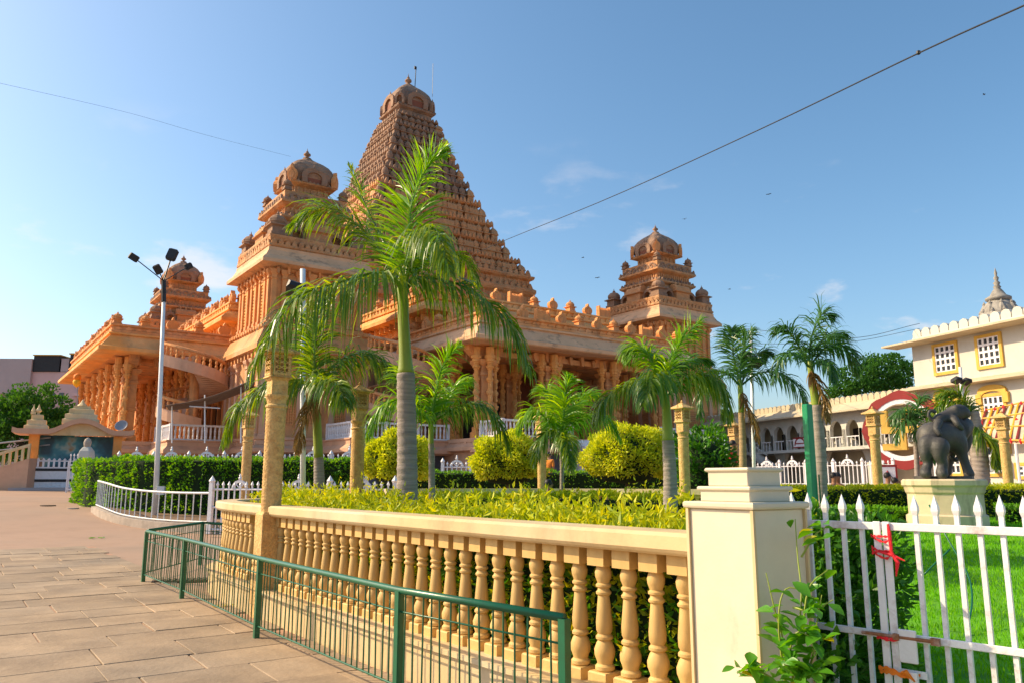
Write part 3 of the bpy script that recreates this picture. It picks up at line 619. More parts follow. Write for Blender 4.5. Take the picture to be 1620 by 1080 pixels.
f = MB(); f.sweep([(-.20,-.05),(.20,-.05),(.20,.29),(.24,.295),(.24,.335),(-.24,.335),(-.24,.295),(-.20,.29)], bpath); f.build('plinth', M['cream'], bal)
f = MB(); f.sweep([(-.13,1.175),(.13,1.175),(.15,1.19),(.165,1.21),(.165,1.285),(.14,1.305),(-.14,1.305),(-.165,1.285),(-.165,1.21),(-.15,1.19)], bpath); f.build('rail', M['cream'], bal)
bp = [(.055,.10),(.075,.115),(.075,.135),(.058,.15),(.062,.165),(.078,.20),(.080,.235),(.062,.275),(.050,.29),(.066,.30),(.066,.315),(.05,.33),(.062,.35),(.064,.40),(.050,.52),(.044,.565),(.058,.575),(.060,.588),(.046,.60),(.044,.612),(.060,.622),(.060,.634),(.046,.645),(.062,.68),(.066,.71),(.052,.745),(.06,.76)]
b = MB(); b.rl([(0,.335),(0,.40),(-.008,.41)], .078, .078); b.lathe([(r_*.84,z+.305) for r_,z in bp], 18); b.rl([(0,1.06),(0,1.18)], .074, .074)
BME = smooth_by_angle(b.mesh('baluster'), 38); BME.materials.append(M['creamb'])
LB = plen(bpath)[-1]; n = int((LB-.25)/.222)
for i in range(n):
    q, d = walk(bpath, .30+i*.222)
    if 7.05 < .30+i*.222 < 7.55: continue
    ob('baluster', BME, None, bal, (q.x,q.y,0), math.atan2(d.y,d.x))
# far balustrade on the other side of the garden
fb = [at(610,772,21.5),at(760,772,22.5),at(900,772,22.5),at(1090,772,21),at(1240,772,20.5),at(1420,770,22),at(1640,770,23)]
fpath = interp([Vector((q.x,q.y,0)) for q in fb], 40)
fbal = empty('balustrade', (0,0,0), 0, 'low cream balustrade on the far side of the garden behind the golden hedge', 'balustrade')
f = MB(); f.sweep([(-.15,.2),(.15,.2),(.15,.7),(-.15,.7)], fpath); f.build('plinth', M['cream'], fbal)
f = MB(); f.sweep([(-.16,1.25),(.16,1.25),(.16,1.39),(-.16,1.39)], fpath); f.build('rail', M['cream'], fbal)
b = MB(); b.box(-.07,.07,-.07,.07,.7,.78); b.lathe([(.05,.78),(.075,.85),(.045,.95),(.06,1.0),(.045,1.1),(.06,1.16)], 8); b.box(-.07,.07,-.07,.07,1.16,1.25); me = b.mesh('baluster'); me.materials.append(M['creamb'])
L = plen(fpath)[-1]
for i in range(int(L/.25)):
    q,d = walk(fpath, .1+i*.25); ob('baluster', me, None, fbal, (q.x,q.y,0), math.atan2(d.y,d.x))
# ================================================================ marble pier
c = ts(3.62,2.855); pier = empty('gate_pier', (c.x,c.y,0), TH, 'square pale marble gate pier with stepped cap at the end of the balustrade', 'pier')
f = MB(); f.rl([(.0,-.05),(.0,1.452)], .216, .212); bevel(f.build('shaft', M['pier'], pier), .006)
for sx, sy in ((-1,-1),(1,-1),(-1,1)):
    f = MB(); f.box(sx*.222-.009,sx*.222+.009,sy*.218-.009,sy*.218+.009,-.05,1.45); f.build('corner_strip', M['cream'], pier)
f = MB(); f.rl([(0,1.452),(.012,1.456),(.016,1.466),(.016,1.482),(.008,1.490)], .225, .222); f.build('cap_slab', M['pier'], pier)
f = MB(); f.rl([(0,1.490),(0,1.548),(.014,1.551),(.014,1.568),(.008,1.572)], .172, .168); bevel(f.build('cap_block', M['pier'], pier),.004)
f = MB(); f.rl([(0,1.572),(0,1.650),(.014,1.654),(.014,1.668),(.008,1.672)], .140, .136); bevel(f.build('cap_block', M['pier'], pier),.004)
# ================================================================ picket gate (two leaves)
g0 = gz(1302,988,.82); g1 = gz(1620,1031,.82); gd = (g1-g0).normalized(); gang = math.atan2(gd.y,gd.x)
PK = MB(); PK.box(-.011,.011,-.011,.011,.12,1.43); PK.lathe([(.013,1.425),(.024,1.455),(.022,1.475),(.0,1.535)], 4, ph=.5)
PKM = PK.mesh('picket'); PKM.materials.append(M['gatew'])
def leaf_gate(d0, d1, label, stile_at):
    o0 = g0+gd*d0; e = empty('picket_gate', (o0.x,o0.y,0), gang, label, 'gate'); Ln = d1-d0
    for z,h_ in ((1.345,.040),(.80,.036),(.15,.036)):
        f = MB(); f.box(0,Ln,-.019,-.006,z,z+h_); bevel(f.build('rail', M['gatew'], e),.003)
    x0 = 0 if stile_at == 0 else Ln-.040
    f = MB(); f.box(x0,x0+.038,-.034,-.021,.06,1.39); bevel(f.build('stile', M['gatew'], e),.003)
    k = int(Ln/.098); off = .06
    for i in range(k+1):
        x = off+i*.098
        if x < Ln-.02 and not (stile_at == 0 and x < .1) and not (stile_at and x > Ln-.06): ob('picket', PKM, None, e, (x,.006,random.uniform(-.006,.006)))
    return e
dm = 0.365
GL = leaf_gate(-.30, dm, 'left leaf of the white iron picket gate next to the marble pier', 1)
GR = leaf_gate(dm+.007, 1.9, 'right leaf of the white iron picket gate with rusty bolt', 0)
f = MB(); f.box(.04,.13,-.05,-.036,.70,.86); bevel(f.build('latch_plate', M['gatew'], GR),.004)
f = MB(); f.tube([(-.14,-.046,.82),(.24,-.046,.82)], .009, 8); f.box(.02,.05,-.058,-.034,.805,.835); f.box(.20,.24,-.058,-.034,.803,.837); f.build('slide_bolt', M['rust'], GR)
f = MB(); f.box(.085,.125,-.062,-.04,.54,.66); f.lathe([(.02,.50),(.024,.54)],8,(.105,-.05,0)); f.build('hanging_latch', M['gatew'], GR)
f = MB(); f.box(.0,.16,-.03,-.02,.63,.665); f.build('cross_strap', M['gatew'], GR)
def gp(d, y, z): q = g0+gd*d+Vector((-gd.y,gd.x,0))*y; return Vector((q.x,q.y,z))
def ribbon(b, pts, w, n=18):
    P = interp(pts, n); vs = []; fs = []
    for i,p in enumerate(P):
        wv = w*(.75+.35*math.sin(i*1.7)); vs += [p+Vector((0,0,wv)), p-Vector((0,0,wv)), p-Vector((0,0,wv))+Vector((.0,.004,0)), p+Vector((0,0,wv))+Vector((0,.004,0))]
    for i in range(n):
        for k in range(4): fs.append((4*i+k,4*i+4+k,4*i+4+(k+1)%4,4*i+(k+1)%4))
    b.add(vs,fs)
b = MB()
for z,a in ((1.315,.0),(1.30,.02),(1.235,-.01),(1.22,.025),(1.245,.015)):
    ribbon(b,[gp(dm-.05,-.04,z+a),gp(dm-.02,-.050,z),gp(dm+.03,-.052,z-a*.6),gp(dm+.055,-.04,z+a)],.007)
b.tube([gp(dm+.05,-.06,1.38),gp(dm+.055,-.064,1.33),gp(dm+.06,-.068,1.24),gp(dm+.085,-.066,1.19),gp(dm+.07,-.06,1.12)], [.006,.010,.008,.011,.003], 6)
b.tube([gp(dm+.0,-.06,1.235),gp(dm+.06,-.066,1.225),gp(dm+.12,-.06,1.20)], [.004,.010,.003], 6)
tag(b.build('cloth_tie', M['red']), 'red cloth strips knotted round the gate stiles near the top rail', 'cloth')
b = MB(); ribbon(b,[gp(dm-.06,-.04,.815),gp(dm,-.058,.80),gp(dm+.09,-.04,.81)],.007); ribbon(b,[gp(dm-.06,-.04,.80),gp(dm,-.06,.81),gp(dm+.09,-.04,.80)],.006)
tag(b.build('cloth_tie', M['red']), 'small red string wound round the gate stiles at the middle bolt', 'cloth')
b = MB(); ribbon(b,[gp(dm-.06,-.045,.655),gp(dm,-.06,.66),gp(dm+.07,-.058,.64),gp(dm+.14,-.04,.65)],.012); ribbon(b,[gp(dm-.055,-.045,.64),gp(dm+.02,-.064,.645),gp(dm+.13,-.05,.625)],.012)
b.tube([gp(dm+.06,-.06,.65),gp(dm+.08,-.068,.66),gp(dm+.12,-.06,.62)], [.01,.016,.004], 6)
tag(b.build('cloth_tie', M['orange']), 'orange cloth wrapped round the gate latch near the bottom of the picture', 'cloth')
# ================================================================ green barrier
def barrier(pts, label, post_idx, H=.80):
    P = [Vector((q.x,q.y,0)) for q in pts]; e = empty('green_barrier', (0,0,0), 0, label, 'barrier')
    f = MB(); f.tube([p+Vector((0,0,H)) for p in P], .026, 10); f.build('top_rail', M['green'], e, True)
    f = MB(); f.tube([p+Vector((0,0,H-.15)) for p in P], .007, 6); f.build('upper_wire', M['green'], e, True)
    f = MB(); f.tube([p+Vector((0,0,.13)) for p in P], .009, 6); f.build('bottom_rail', M['green'], e, True)
    pm = MB(); pm.rl([(0,0),(0,H-.005)], .027, .027); pm = pm.mesh('post'); pm.materials.append(M['green'])
    bm_ = MB(); bm_.lathe([(.0065,.12),(.0065,H-.01)], 6, cap=False); bm_ = bm_.mesh('bar'); bm_.materials.append(M['green'])
    for i in post_idx:
        d = P[min(i+1,len(P)-1)]-P[max(i-1,0)]; ob('post', pm, None, e, P[i], math.atan2(d.y,d.x))
    L = plen(P)[-1]; k = int(L/.105)
    for i in range(1,k):
        q,d = walk(P,i*L/k); o = ob('bar', bm_, None, e, q); o.rotation_euler = (random.gauss(0,.012),random.gauss(0,.012),0)
    return e
barrier([gz(226,921),gz(287,948),gz(405,1010),gz(628,1114),gz(895,1206)], 'dark green tubular crowd barrier along the pavement in front of the balustrade', [0,1,2,3,4])
barrier([gz(229,918),gz(316,893),gz(356,899)], 'short dark green barrier section behind, closing the corner by the balustrade end', [1,2])
# ================================================================ carved lamp columns
def lattice(wd, h, mname):
    b = MB(); fr = .03; b.box(-wd/2,wd/2,-.012,.012,0,fr); b.box(-wd/2,wd/2,-.012,.012,h-fr,h); b.box(-wd/2,-wd/2+fr,-.012,.012,fr,h-fr); b.box(wd/2-fr,wd/2,-.012,.012,fr,h-fr)
    cx = 0; cz = h/2
    for k in range(3):
        for j in range(4):
            x = -wd/2+(k+.5)*wd/3; z = (j+.5)*h/4; a = .6 if (k+j) % 2 else -.6
            dx = math.cos(a)*wd*.22; dz = math.sin(a)*h*.16
            b.ext([(x-dx-.012,-.01,z-dz),(x-dx+.012,-.01,z-dz),(x+dx+.012,-.01,z+dz),(x+dx-.012,-.01,z+dz)],(0,.02,0))
            b.ext([(x-dx-.012,-.009,z+dz),(x-dx+.012,-.009,z+dz),(x+dx+.012,-.009,z-dz),(x+dx-.012,-.009,z-dz)],(0,.018,0))
    me = b.mesh('lattice_panel'); me.materials.append(M[mname]); return me
LATP = lattice(.23,.27,'carved')
b = MB(); b.rl([(0,0),(0,.42),(-.03,.46),(.0,.5)], .16, .16); B1 = b.mesh('base_block'); B1.materials.append(M['carved'])
b = MB()
pr_ = [(.128,.5)]
for k in range(40): pr_ += [(.121,.52+k*.0475),(.127,.535+k*.0475)]
b.lathe(pr_+[(.122,2.44)], 20); B2 = b.mesh('carved_shaft', True); B2.materials.append(M['carved'])
b = MB(); b.lathe([(.118,2.42),(.138,2.44),(.138,2.46),(.118,2.48),(.125,2.53),(.15,2.58),(.15,2.60)], 20); b.rl([(0,2.6),(0,2.78),(.02,2.80),(.02,2.82)], .105, .105); B3 = b.mesh('capital'); B3.materials.append(M['carved'])
b = MB(); b.rl([(.02,2.82),(.0,2.85)], .13, .13); b.rl([(-.03,2.85),(-.03,3.12)], .12, .12); b.rl([(.02,3.12),(.08,3.13),(.08,3.155),(-.03,3.22),(-.09,3.27),(-.115,3.28)], .13, .13); b.lathe([(.025,3.27),(.035,3.30),(0,3.35)], 8)
B4 = b.mesh('lantern'); B4.materials.append(M['carved'])
b = MB(); b.rl([(0,3.17),(0,3.53)], .115, .115); B5 = b.mesh('lantern_core'); B5.materials.append(M['bark'])
def lamp_column(px, Y, zc, py_cap, label, rz=TH, sc_=1.):
    """py_cap: picture height of the capital bottom (2.42 m up)"""
    q = at(px, py_cap, Y); z = q.z-2.42*sc_
    e = empty('lamp_column', (q.x,q.y,z), rz, label, 'lamp column', 'carved stone lamp columns'); e.scale = (sc_,)*3
    for nm,me in (('base_block',B1),('carved_shaft',B2),('capital',B3)): ob(nm, me, None, e)
    l = ob('lantern', B4, None, e)
    for k in range(4):
        a = R(90*k); ob('lattice_panel', LATP, None, l, (.125*math.sin(a),-.125*math.cos(a),2.85), a)
    return e
e = lamp_column(437,9.78,0,646,'tall carved sandstone lamp column standing in the near balustrade under the palm fronds',sc_=.96)
f = MB(); f.rl([(0,-.22),(0,.46),(.02,.48),(.02,.52),(0,.54),(0,1.08),(-.02,1.12)], .148, .148); bevel(f.build('pedestal', M['carved'], e),.006)
lamp_column(567,14.8,0,680,'carved sandstone lamp column behind the golden hedge left of the tallest palm')
lamp_column(392,23.5,0,700,'slim pinkish lamp column beside the white iron fence at the left',sc_=1.12)
lamp_column(857,22.6,0,700,'lamp column half hidden by the small bright palm at the centre',sc_=1.0)
lamp_column(1081,18.5,0,694,'carved lamp column beside the palm at the right of the golden shrubs')
lamp_column(1162,25.5,0,708,'small carved lamp column behind the green bush and the thin white flagpole')
lamp_column(1384,20.8,0,697,'carved lamp column left of the elephant statue')
lamp_column(1589,21.5,0,702,'carved lamp column right of the elephant statue in front of the canopy')
# ================================================================ foliage helpers
def rand_unit(n):
    v = RNG.normal(size=(n,3)); return v/np.linalg.norm(v,axis=1,keepdims=True)
def leaves(name, pos, nrm, size, m, aspect=.5, spread=.9, parent=None, up=.25):
    n = len(pos); d = nrm*1.0+rand_unit(n)*spread+np.array([0,0,up]); d /= np.linalg.norm(d,axis=1,keepdims=True)
    s = np.cross(d, rand_unit(n)); s /= np.linalg.norm(s,axis=1,keepdims=True)+1e-9
    k = np.cross(s,d); L = (size*(.65+.7*RNG.random(n)))[:,None] if not hasattr(size,'__len__') else np.asarray(size)[:,None]
    W = L*aspect*.5
    V = np.stack([pos, pos+d*L*.5+s*W+k*W*.35, pos+d*L-k*L*.12, pos+d*L*.5-s*W+k*W*.35], 1).reshape(-1,3)
    idx = np.arange(4*n)
    quad = idx.reshape(n,4); tri = np.stack([quad[:,0],quad[:,1],quad[:,2],quad[:,0],quad[:,2],quad[:,3]],1)
    me = fast_mesh(name, V, tri.ravel(), np.arange(0,6*n,3)); me.materials.append(m)
    return ob(name, me, None, parent)
def along(P, d):
    P = np.array([[p[0],p[1],p[2]] for p in P]); seg = np.linalg.norm(np.diff(P,axis=0),axis=1); cum = np.concatenate([[0],np.cumsum(seg)])
    d = d*cum[-1]; k = np.clip(np.searchsorted(cum,d)-1,0,len(seg)-1); u = ((d-cum[k])/seg[k])[:,None]
    dr = np.diff(P,axis=0)[k]/seg[k][:,None]
    return P[k]*(1-u)+P[k+1]*u, dr
def hedge(label, path, width, z0, z1, n, size, m, topfrac=.5, rough=.08, aspect=.5, name='hedge', shoots=0, coremat=None, cat='hedge'):
    P = [Vector((p[0],p[1],0)) for p in path]
    e = empty(name, (P[0].x,P[0].y,z0), 0, label, cat); e.location = (0,0,0)
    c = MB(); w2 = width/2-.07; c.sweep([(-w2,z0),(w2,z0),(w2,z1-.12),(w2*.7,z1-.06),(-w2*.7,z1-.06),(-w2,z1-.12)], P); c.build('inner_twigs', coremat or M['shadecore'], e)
    q, dr = along(P, RNG.random(n)); nn = np.stack([-dr[:,1],dr[:,0],np.zeros(n)],1); nn /= np.linalg.norm(nn,axis=1,keepdims=True)
    top = RNG.random(n) < topfrac; side = np.where(RNG.random(n) < .5,-1.,1.)
    a = np.where(top, (RNG.random(n)*2-1)*width/2, side*width/2); zz = np.where(top, z1, z0+(z1-z0)*RNG.random(n)**.8)
    bumpn = rough*(np.sin(q[:,0]*3.1+q[:,1]*1.7)+np.sin(q[:,0]*7.3-q[:,1]*5.1)+np.sin(zz*9+q[:,1]*3))*.5
    pos = q+nn*(a+np.where(top,0,side*bumpn)-np.where(top,0,side*.10*RNG.random(n)))[:,None]; pos[:,2] += zz+np.where(top,bumpn-.10*RNG.random(n),0)
    nr = np.where(top[:,None], np.array([0,0,1.]), nn*side[:,None])
    leaves('foliage', pos, nr, size, m, aspect, .9, e)
    if shoots:                                     # upright new shoots on the top
        q, dr = along(P, RNG.random(shoots)); nn = np.stack([-dr[:,1],dr[:,0],np.zeros(shoots)],1)
        base = q+nn*((RNG.random(shoots)*2-1)*width*.48)[:,None]; base[:,2] += z1-.05
        hgt = .06+.20*RNG.random(shoots)**2; cl = .5+.5*np.sin(base[:,0]*2.3+base[:,1]*3.1); hgt *= .5+cl
        rep = 7; tt = np.tile(np.linspace(.15,1,rep),shoots); bb = np.repeat(base,rep,0); lean = np.repeat(rand_unit(shoots)*.5,rep,0); lean[:,2] = 1
        pos = bb+lean*(np.repeat(hgt,rep)*tt)[:,None]
        leaves('shoots', pos, rand_unit(len(pos)), size*.95, m, aspect*.8, .3, e, up=.75)
    return e
def blob(label, name, c, rx, ry, rz_, n, size, m, cat='shrub', stem=True, z_ground=.4, flat=.0, rough=.10, aspect=.5):
    e = empty(name, (c[0],c[1],z_ground), 0, label, cat)
    u = rand_unit(n); keep = u[:,2] > -.55; u = u[keep]; n = len(u)
    bm_ = 1+rough*(np.sin(u[:,0]*7+c[0])+np.sin(u[:,1]*9+c[1]*2)+np.sin(u[:,2]*8+u[:,0]*5))*.5
    rr = bm_*(1-.16*RNG.random(n)**1.5+.10*RNG.random(n)**6)
    pos = u*np.array([rx,ry,rz_])*rr[:,None]+np.array([0,0,c[2]-z_ground])
    nr = u/np.array([rx,ry,rz_]); nr /= np.linalg.norm(nr,axis=1,keepdims=True)
    leaves('foliage', pos, nr, size, m, aspect, .95, e)
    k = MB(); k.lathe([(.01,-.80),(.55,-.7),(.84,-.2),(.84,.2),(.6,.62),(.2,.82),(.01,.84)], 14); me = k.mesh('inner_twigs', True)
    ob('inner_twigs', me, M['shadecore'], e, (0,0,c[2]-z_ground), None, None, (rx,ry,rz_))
    if stem:
        k = MB(); k.tube([(0,0,-.1),(.03,.02,(c[2]-z_ground)*.5),(0,0,c[2]-z_ground)], [.09,.07,.05], 7); k.build('stem', M['bark'], e)
    return e
def tree(label, base, blobs, n, size, m, name='tree'):
    """base: ground point; blobs: (centre, radius) of leaf clumps"""
    e = empty(name, base, 0, label, 'tree'); B = Vector(base); k = MB()
    c0 = sum((Vector(c)-B for c,_ in blobs), Vector())/len(blobs); top = Vector((c0.x*.2,c0.y*.2,c0.z*.55))
    k.tube([(0,0,-.3),top*.5,top], [.32,.25,.2], 9)
    for c,r in blobs: d = Vector(c)-B; k.tube([top, top.lerp(d,.6)+Vector((0,0,.2)), d], [.16,.1,.04], 6)
    k.build('trunk', M['bark'], e)
    pos = []; nr = []
    for c,r in blobs:
        # each clump is itself a cloud of small tufts
        nt = 26; tc_ = rand_unit(nt)*(.72+.3*RNG.random((nt,1)))*r*np.array([1,1,.75])+np.array(Vector(c)-B)
        kk = int(n*r/ sum(q for _,q in blobs)/nt)
        for t_ in tc_:
            u = rand_unit(kk); pos.append(t_+u*(r*.30*(.5+.5*RNG.random((kk,1))))*np.array([1.15,1.15,.7])); nr.append(u*.6+np.array([0,0,.5]))
    leaves('crown', np.concatenate(pos), np.concatenate(nr), size, m, .6, .9, e)
    return e
# ================================================================ palms
def frond_mesh(P, Ln, n, m, droop=.55, fold=.35, width=.022, taper=True, plum=.35, r0=.022):
    """P: rachis points (world, relative); leaflets of length Ln on both sides"""
    C = interp(P, 26); b = MB(); k = len(C)
    b.tube(C, [r0*(1-.85*i/(k-1)) for i in range(k)], 6)
    V = []; F_ = []
    CA = np.array([list(c) for c in C])
    n = int(n*2.1)
    for i in range(n):
        u = .10+.895*i/(n-1); x = u*(k-1); j = min(int(x),k-2); fr = x-j
        p = CA[j]*(1-fr)+CA[j+1]*fr; d = CA[j+1]-CA[j]; d /= np.linalg.norm(d)+1e-9
        up = np.array([0,0,1.]); sd = np.cross(d,up); nl = np.linalg.norm(sd)
        sd = sd/nl if nl > .15 else np.array([1.,0,0])
        nz = np.cross(sd,d)
        for sgn in (-1,1):
            L = 1.28*Ln*(.5+.6*math.sin(math.pi*min(1,u*1.02)**.8))*RNG.uniform(.8,1.1)
            if u > .8: L *= 1-.45*(u-.8)/.2
            ang = RNG.normal(0,plum)
            out = sd*sgn*math.cos(ang+.25)+nz*math.sin(ang+.25); fw = .55+.55*u
            v0 = out+d*fw; v0 /= np.linalg.norm(v0)
            pts = [p]; v = v0.copy(); st = L/4
            for q in range(4):
                v = v+np.array([0,0,-1.])*droop*(.35+.35*q)*RNG.uniform(.7,1.2); v /= np.linalg.norm(v); pts.append(pts[-1]+v*st)
            wv = np.cross(v0, d)
            wv = np.cross(v0, nz+RNG.normal(0,.5,3)); wv /= np.linalg.norm(wv)+1e-9
            ws = [.35,1,.95,.6,.05]; o = len(V)
            for q in range(5): V.append(pts[q]+wv*width*1.1*ws[q]*.5); V.append(pts[q]-wv*width*1.1*ws[q]*.5)
            for q in range(4): F_.append((o+2*q,o+2*q+1,o+2*q+3,o+2*q+2))
    b.add(V,F_)
    me = b.mesh('frond', fix=False); me.materials.append(m); return me
def palm(label, px, Y, zg, trunk, shaft, crown, fronds, leaf, n=58, Ln=.5, trunkm='trunk', width=.024, droop=.5, plum=.45, tilt=0):
    """trunk: [(y_px, half width px)], bottom first; shaft: the same for the green crownshaft; crown: (x,y) px; fronds: lists of (x,y,dY)"""
    b0 = at(trunk[0][0], trunk[0][1], Y); k = Y/F
    e = empty('palm_tree', (b0.x,b0.y,zg), 0, label, 'palm tree', 'palm trees in the garden'); O = Vector((b0.x,b0.y,zg))
    T = [at(x,y,Y)-O for x,y,hw in trunk]; rs = [hw*k for _,_,hw in trunk]
    if T[0].z > .05: T = [Vector((T[0].x,T[0].y,-.1))]+T; rs = [rs[0]*1.15]+rs
    P = interp(T, 90); rr = np.interp(np.linspace(0,1,91), np.linspace(0,1,len(rs)), rs)
    rr = [r_*(1+(.035 if i % 4 == 0 else -.012*(i % 4))+.012*math.sin(i*.7)) for i,r_ in enumerate(rr)]
    b = MB(); b.tube(P, rr, 14); b.build('trunk', M[trunkm], e, True)
    if shaft:
        S = [at(x,y,Y)-O for x,y,hw in shaft]; rs = [hw*k for _,_,hw in shaft]
        b = MB(); P = interp(S,14); b.tube(P, list(np.interp(np.linspace(0,1,15), np.linspace(0,1,len(rs)), rs)), 12); b.build('crownshaft', M['shaft'], e, True)
    c = at(crown[0],crown[1],Y)-O
    for fr in fronds:
        kw = {}
        if isinstance(fr[-1], dict): kw = fr[-1]; fr = fr[:-1]
        pts = [c]+[at(x,y,Y+dy)-O for x,y,dy in fr]
        a = dict(n=n,Ln=Ln,m=leaf,width=width,droop=droop,plum=plum); a.update(kw)
        me = frond_mesh(pts, a['Ln'], a['n'], a['m'], a['droop'], .35, a['width'], plum=a['plum'], r0=.03 if Ln > .4 else .02)
        ob('frond', me, None, e)
    return e
PM, PY, PD = M['palm'], M['palmy'], M['palmd']
palm('tallest royal palm with grey ringed trunk and big arching fronds behind the balustrade', 644, 11.6, .4,
     [(644,800,17),(644,700,15.5),(642,590,14.5)], [(642,592,13.5),(641,560,10),(638,500,9),(637,455,9),(640,430,9)], (638,462),
     [[(645,400,0),(652,320,.1),(678,262,.1),(704,240,.2),dict(plum=.5,droop=.18,n=78,Ln=.52,m=PY)],
      [(600,395,.5),(560,352,.6),(510,328,.6),(462,358,.5),dict(Ln=.58,droop=.45)],
      [(662,380,-.5),(684,362,-1.1),(700,385,-1.7),(712,435,-2.0),dict(Ln=.5,droop=.85,n=54)],
      [(608,432,-.7),(540,446,-1.3),(462,478,-1.9),(396,588,-2.2),dict(Ln=.82,droop=.95,n=66)],
      [(670,440,0),(735,455,-.2),(800,505,-.4),(842,590,-.5),dict(Ln=.7,droop=.95,n=62)],
      [(672,415,.6),(705,400,1.2),(735,412,1.6),(758,450,1.9),dict(Ln=.4,droop=.7,n=44)],
      [(612,395,.9),(585,340,1.3),(566,295,1.5),(552,262,1.5),dict(Ln=.34,droop=.25,n=36)]], PM, n=62, Ln=.58, width=.027)
palm('palm with green stem between the two lamp columns, drooping fronds left of the tallest palm', 504, 14.2, .4,
     [(505,800,9.5),(505,760,8.5),(504,722,7.5)], [(504,724,7.5),(502,680,7),(500,640,6.5),(498,590,5)], (499,615),
     [[(470,600,-.2),(430,605,-.3),(380,640,-.4),(352,700,-.4),dict(Ln=.6,droop=.95)],
      [(525,580,.2),(560,560,.2),(600,566,.2),(625,600,.2),dict(Ln=.62,droop=.8)],
      [(497,560,.2),(500,510,.3),(520,470,.5),dict(Ln=.5,droop=.35,plum=.6)],
      [(480,570,.6),(450,545,.9),(425,560,1.1),dict(Ln=.5,droop=.6)],
      [(492,640,-.2),(478,670,-.3),(470,715,-.3),dict(Ln=.32,droop=.7,m=M['dry'],n=34)],
      [(515,600,-.5),(535,610,-1.0),(548,640,-1.3),dict(Ln=.5,droop=.7)]], PM, n=60, Ln=.55, width=.027)
palm('slender young palm with bright upright fronds just right of the tallest palm', 683, 13.2, .4,
     [(683,800,5.5),(683,740,5),(682,700,4.5)], [(682,702,4.5),(682,680,4),(682,655,4)], (682,668),
     [[(690,620,0),(702,575,0),(728,545,0),dict(Ln=.42,droop=.3,m=PY,plum=.6)],
      [(720,645,-.1),(760,640,-.2),(790,668,-.2),(806,712,-.2),dict(Ln=.45,droop=.95,m=PM)],
      [(660,640,.1),(640,600,.2),(632,580,.3),dict(Ln=.42,droop=.4)],
      [(665,655,-.3),(630,632,-.5),(600,650,-.6),(582,690,-.6),dict(Ln=.45,droop=.8)],
      [(700,640,.4),(720,610,.8),(745,600,1.0),dict(Ln=.4,droop=.5)]], PY, n=46, Ln=.42, width=.024)
palm('small bright palm in the centre between two golden shrubs', 888, 15.5, .4,
     [(889,790,3.5),(889,740,3.2),(888,712,3)], [(888,714,3),(888,690,3)], (888,692),
     [[(892,650,0),(896,615,0),(903,596,0),dict(Ln=.42,droop=.25,plum=.7)],
      [(870,668,-.1),(850,650,-.1),(832,655,-.2),(820,685,-.2),dict(Ln=.42,droop=.7)],
      [(910,668,0),(935,655,0),(962,662,0),(982,695,0),dict(Ln=.42,droop=.8)],
      [(880,655,.3),(868,625,.5),(855,612,.6),dict(Ln=.4,droop=.4)],
      [(905,655,.3),(922,628,.5),(945,622,.6),dict(Ln=.4,droop=.4)],
      [(892,690,-.5),(898,700,-.9),(903,745,-1.1),dict(Ln=.36,droop=.6,m=PM)],
      [(878,685,-.3),(858,690,-.5),(845,735,-.6),dict(Ln=.4,droop=.8,m=PM)]], PY, n=44, Ln=.42, width=.026)
palm('royal palm with grey trunk right of the golden shrubs, below the domed right tower', 1060, 11.8, .4,
     [(1061,812,11.5),(1060,750,10.5),(1057,696,9.5)], [(1057,698,9),(1055,660,7.5),(1052,622,6.5)], (1051,628),
     [[(1058,585,0),(1075,545,0),(1110,505,0),dict(Ln=.42,droop=.35,plum=.55,m=PY)],
      [(1020,605,-.1),(985,610,-.2),(955,632,-.3),(940,668,-.3),dict(Ln=.42,droop=.95)],
      [(1085,600,-.2),(1115,592,-.3),(1140,615,-.4),(1152,665,-.4),dict(Ln=.46,droop=.95)],
      [(1035,580,.2),(1020,555,.3),(1003,548,.4),(988,562,.4),dict(Ln=.4,droop=.6,m=PY)],
      [(1060,590,.4),(1090,570,.7),(1125,572,.9),dict(Ln=.42,droop=.6,m=PD)],
      [(1045,595,-.6),(1030,600,-1.1),(1018,640,-1.4),dict(Ln=.42,droop=.8)]], PM, n=56, Ln=.44, width=.024)
palm('thin palm with orange brown stem beside the white flagpole left of the green post', 1174, 19., .4,
     [(1176,770,6),(1175,700,5.5),(1173,650,5)], [(1173,652,5),(1172,625,4.5),(1170,600,4)], (1171,610),
     [[(1172,570,0),(1180,540,0),(1192,522,0),dict(Ln=.5,droop=.3,plum=.6)],
      [(1150,590,-.2),(1128,590,-.2),(1112,620,-.3),(1106,660,-.3),dict(Ln=.5,droop=.8)],
      [(1200,590,0),(1235,590,0),(1262,612,0),(1276,645,0),dict(Ln=.55,droop=.8)],
      [(1160,560,.3),(1160,535,.4),(1158,520,.5),dict(Ln=.5,droop=.4)],[(1180,640,-.1),(1192,665,-.1),(1200,700,-.1),dict(Ln=.3,droop=.7,m=M['dry'],n=30)],
      [(1190,570,.3),(1208,555,.4),(1216,560,.5),dict(Ln=.45,droop=.6)]], PD, n=36, Ln=.5, trunkm='trunkw', width=.03)
